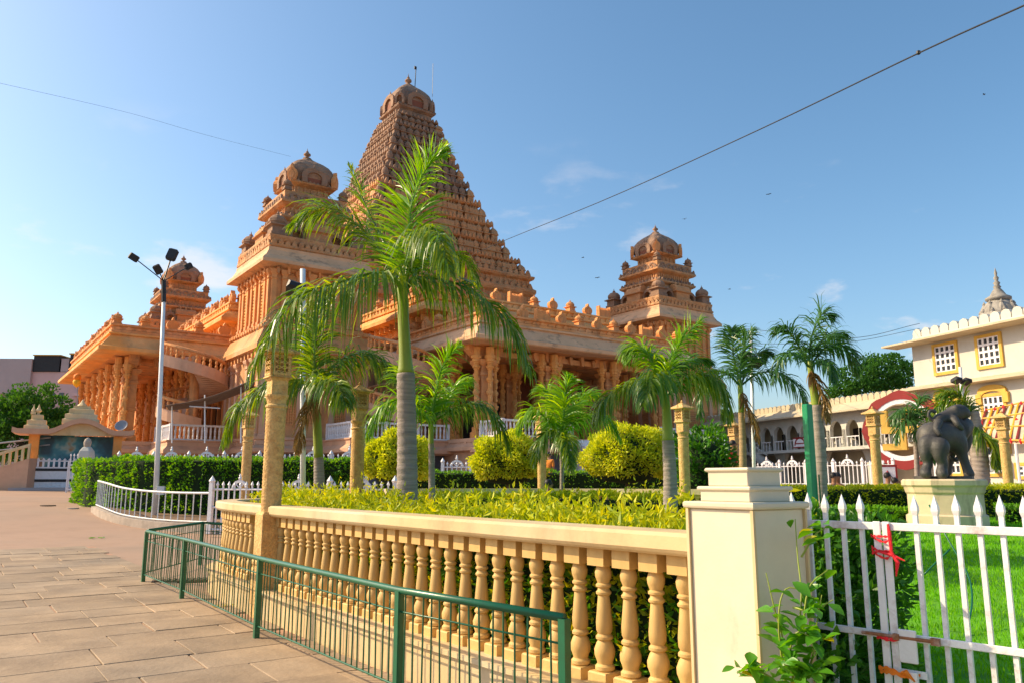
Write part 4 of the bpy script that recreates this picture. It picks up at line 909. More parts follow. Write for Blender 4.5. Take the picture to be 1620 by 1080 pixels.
palm('palm rising behind the bright green square post, spreading dark fronds', 1290, 13.4, .4,
     [(1300,800,9.5),(1298,720,9),(1292,640,8)], [(1292,642,7.5),(1286,610,5.5),(1281,570,4.5)], (1280,580),
     [[(1282,545,0),(1290,515,0),(1302,497,0),(1316,500,0),dict(Ln=.42,droop=.5,plum=.6)],
      [(1262,545,0),(1245,522,0),(1228,520,0),dict(Ln=.38,droop=.5)],
      [(1305,550,0),(1330,545,0),(1348,565,0),(1356,590,0),dict(Ln=.38,droop=.7)],
      [(1262,560,-.3),(1242,560,-.5),(1228,580,-.6),(1222,605,-.6),dict(Ln=.28,droop=.8,n=30)],
      [(1300,570,-.2),(1313,575,-.4),(1320,605,-.5),dict(Ln=.26,droop=.9,n=28)],
      [(1290,600,-.1),(1302,625,-.1),(1310,665,-.1),dict(Ln=.28,droop=.7,m=M['dry'],n=30)],
      [(1295,545,.4),(1318,528,.6),(1338,532,.7),dict(Ln=.38,droop=.6)]], PD, n=36, Ln=.4, width=.024)
palm('stout grey palm trunk with low hanging fronds right behind the elephant statue', 1546, 24., .4,
     [(1551,775,15),(1549,720,13),(1542,650,6)], None, (1542,662),
     [[(1555,690,-.3),(1572,700,-.4),(1580,740,-.4),dict(Ln=.6,droop=.8)],
      [(1520,645,.2),(1495,635,.3),(1470,660,.3),dict(Ln=.6,droop=.6)],
      [(1530,640,.2),(1510,622,.3),(1485,625,.4),dict(Ln=.6,droop=.4)]], PM, n=44, Ln=.6, width=.04)
palm('small palm left of the elephant in front of the round red emblem', 1445, 25., .4,
     [(1452,770,4),(1450,720,4),(1448,680,4)], None, (1448,675),
     [[(1455,655,0),(1470,650,0),(1480,670,0),dict(Ln=.6,droop=.6)],[(1440,655,0),(1425,650,0),(1412,668,0),dict(Ln=.6,droop=.6)],
      [(1450,650,0),(1455,635,0),(1462,628,0),dict(Ln=.5,droop=.4)],[(1455,680,-.4),(1470,700,-.5),(1476,730,-.5),dict(Ln=.5,droop=.6)],
      [(1440,665,-.3),(1425,672,-.4),(1418,700,-.4),dict(Ln=.5,droop=.6)]], PD, n=30, Ln=.42, width=.036)
# ================================================================ garden bed, lawn, hedges, shrubs
gpts = [ts(3.55,1.2),ts(3.5,6),ts(3.45,11.6),ts(3.9,13.2),ts(6,14.2),at(560,760,20.),at(760,760,22.5),at(1090,760,21),at(1420,760,22),at(1700,760,23),at(1900,760,12),ts(12,-3),ts(4.2,-1.5)]
def LZ(y): return .395+.03*max(0,y-6)
def inside(x,y):
    c = False; n_ = len(gpts)
    for i in range(n_):
        a,b = gpts[i],gpts[i-1]
        if (a.y > y) != (b.y > y) and x < (b.x-a.x)*(y-a.y)/(b.y-a.y)+a.x: c = not c
    return c
f = MB(); st_ = .25
for i in range(-40,110):
    for j in range(0,100):
        x,y = i*st_,j*st_
        if all(inside(x+dx*st_,y+dy*st_) for dx in (0,1) for dy in (0,1)): f.add([(x,y,LZ(y)),(x+st_,y,LZ(y)),(x+st_,y+st_,LZ(y+st_)),(x,y+st_,LZ(y+st_))],[(0,1,2,3)])
gb = struct(f.build('garden_lawn', M['lawn']))
# lawn grass blades (dense towards the gate)
n = 90000; xs = RNG.uniform(.4,20,n*2); ys = 3.6+RNG.random(n*2)**2.0*14.5; k = (xs/ys > .30)&(xs/ys < .85)&(CB*xs+SB*ys > 4.15); xs, ys = xs[k][:n], ys[k][:n]
pos = np.stack([xs,ys,.39+.03*np.maximum(0,ys-6)],1); sz = .035+.012*ys/6; sz = sz*(.6+.6*RNG.random(len(xs)))
g = leaves('grass', pos, np.tile(np.array([0,0,1.]),(len(xs),1)), sz, M['grass'], .28, .55, None, .6); stuff(g); g['label'] = 'short bright green lawn grass behind the gate'
near = [ts(q.x+1.0,q.y) for q in interp([Vector((3.62,3.2,0)),Vector((3.5,5,0)),Vector((3.42,7.5,0)),Vector((3.40,10,0)),Vector((3.5,11.5,0)),Vector((3.9,12.6,0)),Vector((4.6,13.1,0))], 30)]
NEARH = hedge('golden leafy hedge with loose shoots just behind the near balustrade', near, 1.6, .36, 1.2, 24000, .085, M['golden'], .66, .07, .45, shoots=3000)
# leaves pushing out between the balusters
q_, dr = along(near, RNG.random(2600)*.93); nn = np.stack([-dr[:,1],dr[:,0],np.zeros(2600)],1); pos = q_+nn*(.79+.09*RNG.random(2600))[:,None]; pos[:,2] = .4+.75*RNG.random(2600)
hedge_face = leaves('hedge_face', pos, nn, .085, M['bush'], .45, .8, NEARH)
inner = [at(420,780,16.5),at(600,785,14.6),at(820,785,13.6),at(960,785,12.9),at(1090,785,12.6)]
hedge('low trimmed green hedge strip with yellow tips across the middle of the garden', inner, .9, .36, 1.36, 6500, .075, M['golden'], .6, .05, .5, shoots=160)
midh = [at(560,770,19.8),at(760,770,20.3),at(900,770,20.3),at(1080,770,19.)]
hedge('dark trimmed hedge line along the far balustrade under the golden shrubs', [at(600,760,28.5),at(800,760,29),at(1060,760,28)], 1.2, .36, 1.95, 6000, .09, M['hedge'], .4, .08, .5)
hedge('clipped yellow green hedge behind the elephant statue at the right', [at(1210,770,18.4),at(1330,770,18.6),at(1430,770,18.8),at(1660,770,19.2)], .9, .5, 1.47, 8000, .075, M['golden'], .45, .03, .5)
hedge('lower green hedge at the lawn edge right of the statue pedestal', [at(1575,770,17.2),at(1720,770,16.6)], .8, .5, 1.1, 2500, .075, M['hedge'], .5, .03, .5)
hedge('lower green hedge at the lawn edge between green post and statue pedestal', [at(1310,770,16.8),at(1430,770,17.2)], .8, .5, 1.05, 2800, .075, M['hedge'], .5, .03, .5)
for (x0,x1,y0,y1,Y,lb) in ((574,676,686,775,25,'rounded golden yellow shrub behind the tallest palm trunk'),(748,858,688,775,25.3,'rounded golden yellow shrub left of the small centre palm'),(926,1054,676,775,25,'largest rounded golden yellow shrub left of the right royal palm')):
    a = at(x0,y1,Y); b_ = at(x1,y0,Y); zc = (a.z+b_.z)/2
    blob(lb,'golden_shrub',((a.x+b_.x)/2,Y,zc),(b_.x-a.x)/2,(b_.x-a.x)/2*.9,(b_.z-zc),15000,.105,M['shrubg'],rough=.17,aspect=.55)
a = at(1062,770,23); b_ = at(1158,685,23)
blob('loose dark green broadleaf bush behind the carved lamp column right of the royal palm','green_bush',((a.x+b_.x)/2,23,1.75),(b_.x-a.x)/2,.8,1.25,3200,.17,M['bush'],rough=.25)
# big hedge on the left behind the curved railing
hl = [at(152,760,34),at(170,760,32),at(250,760,30.5),at(330,760,30),at(450,760,30),at(570,760,30)]
hedge('tall clipped bright green hedge behind the curved white railing on the left', hl, 1.7, .3, 2.42, 17000, .12, M['hedge'], .35, .09, .55)
tree('round leafy green tree in front of the pink building at the far left', at(50,745,78)-Vector((0,0,1)), [(at(20,660,78),3.),(at(55,640,78),2.6),(at(85,665,78),2.6),(at(40,690,77),3.2),(at(0,690,78),3.),(at(92,695,77),2.2),(at(-25,655,78),3)], 17000, .34, M['tree'])
tree('dark green tree behind the crenellated arcade roof', at(1390,760,78), [(at(1345,605,78),2.),(at(1375,592,78),2.4),(at(1410,590,78),2.5),(at(1435,600,78),2.2),(at(1330,620,78),1.6),(at(1400,612,78),2.4)], 9000, .3, M['tree'])
# ================================================================ right hand buildings (one facade line)
FA = R(-72); FO = at(1250,760,56); FX = Vector((math.cos(FA),math.sin(FA),0)); FN = Vector((math.sin(FA),-math.cos(FA),0))   # FN: outward
def fpt(px, py, out=0.):
    d = ray(px,py); o = Vector((FO.x,FO.y,0))+FN*out
    # intersect ray with the vertical facade plane
    nrm = FN; t = (o-Vector((0,0,EYE))).dot(nrm)/d.dot(nrm); p = Vector((0,0,EYE))+d*t
    return (p-Vector((FO.x,FO.y,0))).dot(FX), p.z
arc = empty('arcade_building', (FO.x,FO.y,0), FA, 'long cream two storey building with open round arches and crenellated parapet', 'building')
x0, _ = fpt(1120,700); x1, _ = fpt(1452,650); NB = 15; bw = (x1-x0)/NB
z_floor = fpt(1290,709)[1]; z_top = fpt(1290,668)[1]; z_ch = fpt(1290,657)[1]; z_par = fpt(1290,634)[1]
def arch_bay(w_, z0, zs, z1, hw, d=.28, pointed=0.):
    b = MB(); n = 14; pts = [(-hw,z0)]+[(-hw*math.cos(math.pi*k/n), zs+(hw*1.12)*math.sin(math.pi*k/n)) for k in range(n+1)]+[(hw,z0)]
    outer = [(-w_/2,z0)]+[(-w_/2,z0+(z1-z0)*.5)]+[(-w_/2+w_*k/(n-2),z1) for k in range(n-1)]+[(w_/2,z0+(z1-z0)*.5)]+[(w_/2,z0)]
    m_ = len(pts); vs = []
    for y in (-d/2,d/2):
        vs += [(x,y,z) for x,z in pts]+[(x,y,z) for x,z in outer]
    fs = []; k2 = 2*m_
    for i in range(m_-1):
        fs.append((i,i+1,m_+i+1,m_+i)); fs.append((k2+i,k2+m_+i,k2+m_+i+1,k2+i+1)); fs.append((i,k2+i,k2+i+1,i+1)); fs.append((m_+i,m_+i+1,k2+m_+i+1,k2+m_+i))
    b.add(vs,fs)
    for s_ in (-1,1): b.box(s_*w_/2-.10,s_*w_/2+.10,-d/2-.05,d/2+.05,z0,zs+.05)
    return b
zs = z_floor+(z_top-z_floor)*.62
AB = arch_bay(bw, z_floor+.02, zs, z_ch, bw*.38).mesh('arch_bay'); AB.materials.append(M['wall'])
AB2 = arch_bay(bw*3, -.3, z_floor-1.5, z_floor-.2, bw*1.3, .3).mesh('lower_arch'); AB2.materials.append(M['wall'])
for i in range(NB): ob('arch_bay', AB, None, arc, (x0+(i+.5)*bw,0,0))
for i in range(NB//3): ob('lower_arch', AB2, None, arc, (x0+(i*3+1.5)*bw,.6,0))
f = MB(); f.box(x0,x1,2.0,6,-1,z_par-.3); f.build('back_wall', M['wallc'], arc)
f = MB(); f.box(x0,x1,-.55,2.0,z_floor-.2,z_floor); f.build('balcony_floor', M['wall'], arc)
f = MB(); f.box(x0,x1,-.2,6,z_ch,z_ch+.1); f.build('roof_slab', M['wallc'], arc)
f = MB(); f.ext([(x0,-1.0,z_ch-.05),(x0,-1.0,z_ch+.05),(x0,-.1,z_ch+.55),(x0,-.1,z_par-.38),(x0,.15,z_par-.38),(x0,.15,z_ch)], (x1-x0,0,0)); f.build('sloping_eave', M['wallc'], arc)
mw = .5; b = MB(); b.ext([(-mw*.44,-.1,0),(-mw*.44,-.1,.25),(-mw*.3,-.1,.36),(0,-.1,.42),(mw*.3,-.1,.36),(mw*.44,-.1,.25),(mw*.44,-.1,0)],(0,.22,0)); MER = b.mesh('merlon'); MER.materials.append(M['wallc'])
for i in range(int((x1-x0)/mw)): ob('merlon', MER, None, arc, (x0+(i+.5)*mw,0,z_par-.38))
f = MB(); f.box(x0,x1,-.12,-.06,z_floor+.62,z_floor+.68); f.build('balcony_rail', M['white'], arc)
b = MB(); b.box(-.02,.02,-.11,-.07,z_floor,z_floor+.62); me = b.mesh('rail_bar'); me.materials.append(M['white'])
for i in range(int((x1-x0)/.35)): ob('rail_bar', me, None, arc, (x0+i*.35,0,0))
for px,wd in ((1206,.5),(1246,.6),(1318,.7),(1368,.8)):
    xx,_ = fpt(px,690); f = MB(); f.box(xx-wd/2,xx+wd/2,1.93,2.02,z_floor+.1,z_floor+1.3); f.build('doorway', M['dark'], arc)
# sloping stair in front
sx0,sz0 = fpt(1208,716); sx1,sz1 = fpt(1236,736)
f = MB(); f.ext([(sx0,-1.2,sz0),(sx1,-1.2,sz1),(sx1,-1.2,sz1-.25),(sx0,-1.2,sz0-.25)],(0,.9,0)); f.ext([(sx0,-1.2,sz0+.8),(sx1,-1.2,sz1+.8),(sx1,-1.2,sz1+.7),(sx0,-1.2,sz0+.7)],(0,.08,0)); f.build('outer_stair', M['wall'], arc)
# banner sign on the balcony
bx0,bz0 = fpt(1256,708,.3); bx1,bz1 = fpt(1276,690,.3)
sg = empty('banner_sign', FO+FN*.3-Vector((0,0,FO.z)), FA, 'white banner with purple red arch border hanging on the arcade balcony', 'sign')
f = MB(); f.box(bx0,bx1,-.03,.0,bz0,bz1); f.build('board', M['white'], sg)
f = MB(); cx_ = (bx0+bx1)/2; ww = (bx1-bx0)
for k in range(12):
    a0,a1 = math.pi*k/12,math.pi*(k+1)/12
    f.ext([(cx_+ww*.42*math.cos(a0),-.034,bz0+.15+ww*.42*math.sin(a0)),(cx_+ww*.42*math.cos(a1),-.034,bz0+.15+ww*.42*math.sin(a1)),(cx_+ww*.33*math.cos(a1),-.034,bz0+.15+ww*.33*math.sin(a1)),(cx_+ww*.33*math.cos(a0),-.034,bz0+.15+ww*.33*math.sin(a0))],(0,.005,0))
f.box(bx0,bx1,-.036,-.031,bz1-.09,bz1); f.box(bx0,bx1,-.036,-.031,bz0,bz0+.07); f.box(cx_-.35*ww,cx_+.35*ww,-.036,-.031,bz0+.25,bz0+.33); f.build('print', M['redp'], sg)
# ---------------- white block with windows
wb = empty('white_building', (FO.x,FO.y,0), FA, 'tall whitewashed building with yellow framed grid windows and battlements at the right edge', 'building')
o_ = .9
wx0,_ = fpt(1447,600,o_); wx1,_ = fpt(1800,560,o_); zt = fpt(1500,534,o_)[1]; zc = fpt(1500,513,o_)[1]; zm = fpt(1500,610,o_)[1]; zl = fpt(1560,694,o_)[1]
f = MB(); f.box(wx0,wx1,-o_,10,-1,zt); f.build('wall', M['wall'], wb)
f = MB(); f.box(wx0+.05,wx1,-o_+.05,-o_+.3,zt+.2,zc-.35); f.build('parapet', M['wall'], wb)
def eave_l(z, ov, xl): 
    f = MB(); f.ext([(xl,-o_-ov,z-.06),(xl,-o_-ov,z+.04),(xl,-o_+.02,z+.24),(xl,-o_+.02,z-.1)],(wx1-xl,0,0)); f.build('ledge', M['wallc'], wb)
eave_l(zt, 1.1, wx0-1.1); eave_l(zm, .7, wx0-.4); eave_l(zl,.9,wx0+.2)
b = MB(); mw = .62; b.ext([(-mw*.45,-.12,-.1),(-mw*.45,-.12,.3),(-mw*.32,-.12,.46),(0,-.12,.54),(mw*.32,-.12,.46),(mw*.45,-.12,.3),(mw*.45,-.12,-.1)],(0,.24,0)); MER = b.mesh('merlon'); MER.materials.append(M['wall'])
for i in range(int((wx1-wx0)/mw)): ob('merlon', MER, None, wb, (wx0+.05+(i+.5)*mw,-o_+.175,zc-.4))
def grid_window(px0,py0,px1,py1,nx,nz,hood=0):
    a0,_ = fpt(px0,(py0+py1)/2,o_); a1,_ = fpt(px1,(py0+py1)/2,o_); pm=(px0+px1)/2; za = fpt(pm,py1,o_)[1]; zb = fpt(pm,py0,o_)[1]; y = -o_
    f = MB(); f.box(a0,a1,y-.012,y+.02,za,zb); wdw = f.build('window', M['glass'], wb)
    fr = .16; f = MB(); f.box(a0-fr,a0,y-.1,y+.02,za-fr,zb+fr); f.box(a1,a1+fr,y-.1,y+.02,za-fr,zb+fr); f.box(a0,a1,y-.1,y+.02,zb,zb+fr); f.box(a0,a1,y-.1,y+.02,za-fr,za); f.build('frame', M['yellow'], wdw)
    g = MB(); t = .055
    for i in range(nx+1): xx = a0+(a1-a0)*i/nx; g.box(xx-t,xx+t,y-.07,y-.02,za,zb)
    for i in range(nz+1): zz = za+(zb-za)*i/nz; g.box(a0,a1,y-.065,y-.022,zz-t,zz+t)
    g.build('grille', M['white'], wdw)
    if hood:
        n = 12; cx_ = (a0+a1)/2; hw = (a1-a0)/2+.25; P = [(cx_-hw*math.cos(math.pi*k/n),y-.14,zb+.18+hw*hood*math.sin(math.pi*k/n)**.7) for k in range(n+1)]
        Q = [(cx_-(hw-.24)*math.cos(math.pi*k/n),y-.14,zb+.05+(hw-.24)*hood*.75*math.sin(math.pi*k/n)) for k in range(n,-1,-1)]
        h_ = MB(); 
        for k in range(n): h_.ext([P[k],P[k+1],Q[n-k-1],Q[n-k]],(0,.14,0))
        h_.box(cx_-hw-.1,cx_-hw+.22,y-.16,y,zb-.35,zb+.16); h_.box(cx_+hw-.22,cx_+hw+.1,y-.16,y,zb-.35,zb+.16); h_.build('arched_hood', M['yellow'], wdw)
grid_window(1481,546,1513,587,4,4); grid_window(1549,533,1583,577,4,4); grid_window(1655,515,1700,565,4,4)
grid_window(1487,632,1512,668,4,3,.5); grid_window(1558,626,1590,664,4,3,.5)
grid_window(1490,708,1520,748,4,3,.5); grid_window(1562,706,1592,748,3,3,.5)
grid_window(1612,736,1632,752,2,2)
ax,az = fpt(1578,745,1.3); f = MB(); f.box(ax-.35,ax+.35,-1.35,-.9,az,az+.7); au = f.build('air_conditioner', M['grey'], wb)
f = MB(); f.lathe([(.27,0),(.27,.03)],14); fm = f.build('fan_grille', M['black'], au, rot=(R(90),0,0), loc=(ax-.02,-1.36,az+.35))
# spire behind
p = at(1583,505,62); sp = empty('temple_spire', (p.x,p.y,p.z-2), 0, 'small grey stone spire with clustered turrets behind the white building', 'spire')
k = 62/F
f = MB(); f.lathe([(1.5,0),(1.5,2.2),(1.35,2.6),(1.15,3.0),(.95,3.3),(.7,3.5)],20); f.build('spire_body', M['spire'], sp, True)
f = MB(); f.lathe([(.72,3.45),(.95,3.6),(.95,3.75),(.6,3.95),(.4,4.3),(.22,4.55),(.3,4.65),(.18,4.8),(.26,5.0),(.12,5.15),(.2,5.4),(.08,5.6),(.12,5.8),(0,6.3)],16); f.build('spire_finial', M['spire'], sp, True)
b = MB(); b.lathe([(.36,0),(.40,.5),(.30,.9),(.12,1.2),(.16,1.28),(0,1.55)],8); me = b.mesh('turret'); me.materials.append(M['spire'])
for lv,(rad,z,n,s_) in enumerate(((1.35,1.3,10,1.),(1.05,2.1,8,.9))):
    for i in range(n): a = 2*math.pi*(i+.5*lv)/n; ob('turret', me, None, sp, (rad*math.cos(a),rad*math.sin(a),z), None, None, s_)
# ---------------- round emblem gate
em = at(1427,679,43); eg = empty('gate_emblem', (em.x,em.y,0), R(-46), 'large round maroon and white gate emblem with yellow angular strokes', 'emblem'); zc = em.z; RO = 2.1
f = MB(); n = 40; P = []
for k in range(n): 
    a = 2*math.pi*k/n; rr = RO*(1+.035*math.cos(a*8)); P.append((rr*math.cos(a),0,zc+rr*math.sin(a)))
I = [(RO*.80*math.cos(2*math.pi*k/n),0,zc+RO*.80*math.sin(2*math.pi*k/n)) for k in range(n)]
for k in range(n): f.ext([P[k],P[(k+1)%n],I[(k+1)%n],I[k]],(0,.35,0))
f.build('maroon_ring', M['redp'], eg)
f = MB(); J = [(RO*.68*math.cos(2*math.pi*k/n),.03,zc+RO*.68*math.sin(2*math.pi*k/n)) for k in range(n)]; I2 = [(x,.03,z) for x,y,z in I]
for k in range(n): f.ext([I2[k],I2[(k+1)%n],J[(k+1)%n],J[k]],(0,.3,0))
f.build('white_ring', M['white'], eg)
a_ = RO*.52; t_ = RO*.085
for st in (((-t_,t_),(-a_,a_)),((-a_,-t_-.002),(-t_,t_)),((t_+.002,a_),(-t_,t_)),((-a_,-a_+2*t_),(t_+.002,a_)),((a_-2*t_,a_),(-a_,-t_-.002)),((t_+.002,a_),(a_-2*t_,a_)),((-a_,-t_-.002),(-a_,-a_+2*t_))):
    f = MB(); f.box(st[0][0],st[0][1],-.02,.22,zc+st[1][0],zc+st[1][1]); f.build('yellow_stroke', M['yellow'], eg)
for s_ in (-1,1):
    f = MB(); f.box(s_*1.5-.1,s_*1.5+.1,.05,.3,.6,zc-1.2); f.build('support_post', M['white'], eg)
# ---------------- striped canopy
cp_ = at(1520,705,31); ca = empty('canopy', (cp_.x,cp_.y,0), 0, 'sloping canopy of yellow poles with red tassels beside the white building', 'canopy')
O_ = Vector((cp_.x,cp_.y,0)); c00 = at(1543,697,31)-O_; c10 = at(1680,705,27)-O_; c01 = at(1560,652,36)-O_; c11 = at(1690,625,33)-O_
f = MB(); f.add([c00,c10,c11,c01,c00+Vector((0,0,.03)),c10+Vector((0,0,.03)),c11+Vector((0,0,.03)),c01+Vector((0,0,.03))],[(0,1,2,3),(4,5,6,7),(0,1,5,4),(1,2,6,5),(2,3,7,6),(3,0,4,7)]); f.build('cloth_roof', M['wallc'], ca)
b_ = 12
for i in range(b_+1):
    u = i/b_; f = MB(); f.tube([c00.lerp(c10,u)+Vector((0,-.05,.06)), c01.lerp(c11,u)+Vector((0,0,.10))], .05, 6); f.build('pole', M['flag'] if i % 3 else M['redp'], ca)
for v in (0,.33,.66,1.):
    f = MB(); f.tube([c00.lerp(c01,v)+Vector((0,-.02,.12)), c10.lerp(c11,v)+Vector((0,0,.12))], .04, 6); f.build('pole', M['yellow'], ca)
tm = MB(); tm.lathe([(.012,.07),(.055,.01),(.065,-.05),(.02,-.13)], 7); tm = tm.mesh('tassel'); tm.materials.append(M['red'])
for v in (0,.5,1.):
    for i in range(10): q = c00.lerp(c10,i/9).lerp(c01.lerp(c11,i/9),v); ob('tassel', tm, None, ca, q+Vector((0,-.04,.12)))
for q in (c00,c10,c00.lerp(c10,.5)):
    f = MB(); f.tube([(q.x,q.y,.5),(q.x,q.y,q.z)], .05, 6); f.build('support_post', M['pole'], ca)
# ---------------- white ornamental iron fences
def crest_mesh(s=1.):
    b = MB(); n = 14; P = [(-.42*math.cos(math.pi*k/n)*s,-.02,.40*math.sin(math.pi*k/n)*s) for k in range(n+1)]; Q = [(-.30*math.cos(math.pi*k/n)*s,-.02,.28*math.sin(math.pi*k/n)*s) for k in range(n+1)]
    for k in range(n): b.ext([P[k],P[k+1],Q[k+1],Q[k]],(0,.04,0))
    for a in (50,90,130): 
        x,z = math.cos(R(a))*s,math.sin(R(a))*s; b.tube([(0,0,0),(x*.30,0,z*.28)], .03*s, 5)
    b.lathe([(.03*s,.38*s),(.07*s,.44*s),(.08*s,.5*s),(.04*s,.56*s),(.06*s,.6*s),(0,.70*s)], 8)
    for sx in (-1,1): b.lathe([(.02,0),(.07*s,.06*s),(.05*s,.14*s),(0,.22*s)], 6, (sx*.36*s,0,0))
    me = b.mesh('crest'); me.materials.append(M['white']); return me
def picket_mesh(h):
    b = MB(); b.box(-.018,.018,-.018,.018,0,h-.14); b.lathe([(.02,h-.16),(.05,h-.10),(.03,h-.06),(0,h)], 5); me = b.mesh('picket'); me.materials.append(M['white']); return me
def iron_fence(label, P, h, sp=.17, panel=2.2, crest=1., zf=None, name='iron_fence'):
    P = [Vector(p) for p in P]; e = empty(name, (0,0,0), 0, label, 'fence'); f = MB()
    for zz in (.12,h*.5,h-.24): f.tube([p+Vector((0,0,zz)) for p in P], .028, 4)
    f.build('rails', M['white'], e); pk = picket_mesh(h); cm_ = crest_mesh(crest); pm = MB(); pm.box(-.06,.06,-.06,.06,0,h-.05); pm.lathe([(.06,h-.06),(.10,h),(.07,h+.05),(0,h+.16)],8); pm = pm.mesh('post'); pm.materials.append(M['white'])
    L = plen(P)[-1]; k = int(L/sp)
    for i in range(k+1):
        q,d = walk(P,i*L/k); ob('picket', pk, None, e, q, math.atan2(d.y,d.x))
    m_ = max(1,round(L/panel))
    for i in range(m_+1):
        q,d = walk(P,i*L/m_); ob('post', pm, None, e, q, math.atan2(d.y,d.x))
        if i < m_:
            q,d = walk(P,(i+.5)*L/m_); ob('crest', cm_, None, e, q+Vector((0,0,h-.22)), math.atan2(d.y,d.x))
    return e
def gl(px, Y, z=None): q = at(px,760,Y); return (q.x,q.y,G(q.x,q.y) if z is None else z)
iron_fence('tall white ornamental iron fence with domed crests behind the big clipped hedge', [gl(185,36,.55),gl(400,35.5,.55),gl(580,35,.55)], 2.25, .22, 1.55, .82)
iron_fence('white ornamental iron fence with crests between the near balustrade and the big hedge', [gl(336,23.3,.1),gl(430,22.8,.1),gl(520,22.6,.1),gl(625,22.6,.1)], 1.50, .19, 1.7, .62)
iron_fence('long white ornamental iron fence in front of the arcade building', [gl(1195,44,.3),gl(1300,41,.3),gl(1415,38,.3)], 2.3, .22, 1.5, .8)
iron_fence('white ornamental iron fence below the temple steps at the centre', [gl(700,33,.5),gl(790,32.5,.5)], 1.9, .2, 1.4, .7)
sb = at(1404,748,37); f = MB(); f.box(-.42,.42,-.03,0,0,.95); sgn = empty('notice_board', (sb.x,sb.y,sb.z-.55), R(-15), 'pink and white notice board on the fence left of the elephant', 'sign'); f.build('board', M['white'], sgn)
f = MB(); f.box(-.42,.42,-.036,-.031,.85,.95); f.box(-.42,.42,-.036,-.031,0,.08); f.box(-.42,-.34,-.036,-.031,.08,.85); f.box(.34,.42,-.036,-.031,.08,.85); f.lathe([(.09,.3),(.12,.5),(.05,.62),(0,.7)],8,(0,-.03,0)); f.build('print', M['redp'], sgn)
# ================================================================ left: pavilion, pink building, gate, lamp post
PY_ = 45.; kx = PY_/F*.87
o = at(120,770,PY_); pav = empty('shrine_pavilion', (o.x,o.y,G(o.x,o.y)), R(28), 'small shrine pavilion with curved roof, blue mural and black and white striped base', 'pavilion')
Z = lambda y: at(120,y,PY_).z-pav.location.z
X = lambda x: (x-120)*kx*1.0
zb = Z(738)
f = MB(); f.box(X(34),X(192),0,2.0,-.3,zb); f.build('base', M['white'], pav)
for za,zb_ in ((.42,.56),(1.0,1.14)):
    f = MB(); f.box(X(34)-.03,X(192)+.03,-.03,.5,za*zb/1.22,zb_*zb/1.22); f.build('black_stripe', M['black'], pav)
f = MB(); f.box(X(20),X(200),-1.2,0,-.3,.12); f.build('step', M['greyw'], pav)
for xa,xb in ((40,56),(174,188)):
    f = MB(); f.box(X(xa),X(xb),.1,.75,zb,Z(686)); f.build('column', M['stone2'], pav)
mm = bpy.data.materials.new('blue_mural'); mm.use_nodes = True; t = mm.node_tree; nz = t.nodes.new('ShaderNodeTexNoise'); nz.inputs['Scale'].default_value = .9; nz.inputs['Detail'].default_value = 3
tcn = t.nodes.new('ShaderNodeTexCoord'); t.links.new(tcn.outputs['Object'], nz.inputs['Vector'])
cr_ = t.nodes.new('ShaderNodeValToRGB'); ee = cr_.color_ramp.elements; ee[0].position=.38; ee[0].color=(.012,.05,.08,1); ee[1].position=.66; ee[1].color=(.30,.17,.05,1)
for pos_,c_ in ((.47,(.02,.13,.19,1)),(.53,(.04,.22,.28,1)),(.59,(.25,.35,.33,1))): q=ee.new(pos_); q.color=c_
t.links.new(nz.outputs[0],cr_.inputs[0]); t.links.new(cr_.outputs[0],t.nodes['Principled BSDF'].inputs['Base Color']); t.nodes['Principled BSDF'].inputs['Roughness'].default_value=.35
f = MB(); f.box(X(56),X(174),.9,1.1,zb,Z(688)); f.build('mural', mm, pav)
n = 24; P = []
def roofy(u): return Z(688)+ (Z(670)-Z(688))*max(0,math.cos((u-.56)*math.pi/.52))**1.3 if abs(u-.56) < .26 else Z(688)
for k in range(n+1): u = k/n; P.append((X(15)+(X(206)-X(15))*u, roofy(u)+(.08 if u in (0,1) else 0)))
f = MB()
for k in range(n):
    (xa,za),(xb,zb2) = P[k],P[k+1]; f.ext([(xa,-.8,za),(xb,-.8,zb2),(xb,-.8,zb2+.28),(xa,-.8,za+.28)],(0,2.4,0))
f.build('curved_roof', M['pink'], pav)
f = MB()
for k in range(n):
    u0 = k/n
    if abs((k+.5)/n-.56) < .26: (xa,za),(xb,zb2) = P[k],P[k+1]; f.add([(xa,-.4,Z(689)),(xb,-.4,Z(689)),(xb,-.4,zb2),(xa,-.4,za),(xa,-.3,Z(689)),(xb,-.3,Z(689)),(xb,-.3,zb2),(xa,-.3,za)],[(0,1,2,3),(4,5,6,7),(0,1,5,4)])
f.build('gable_panel', M['cream'], pav)
def stepped(x, zbase, s):
    f = MB(); f.rl([(0,0),(0,.25),(-.12,.3),(-.12,.55),(-.3,.6),(-.3,.85),(-.5,.9),(-.5,1.05)], .75*s, .75*s); f.lathe([(.12*s,1.0),(.22*s,1.1),(.1*s,1.25),(.0,1.5)],8); f.build('roof_shrine', M['cream'], pav, loc=(X(x),.5,zbase))
stepped(118, Z(676)+.2, 1.25); stepped(50, Z(688)+.25, .75); stepped(42, Z(688)+.25, .5)
b = MB(); b.box(-.05,.05,-.05,.05,0,.35); b.lathe([(.06,.35),(.08,.42),(0,.5)],6); me = b.mesh('baluster'); me.materials.append(M['white'])
for k in range(15): ob('baluster', me, None, pav, (X(58)+k*(X(172)-X(58))/14,.05,zb))
f = MB(); f.box(X(57),X(173),.0,.1,zb+.3,zb+.36); f.build('rail', M['white'], pav)
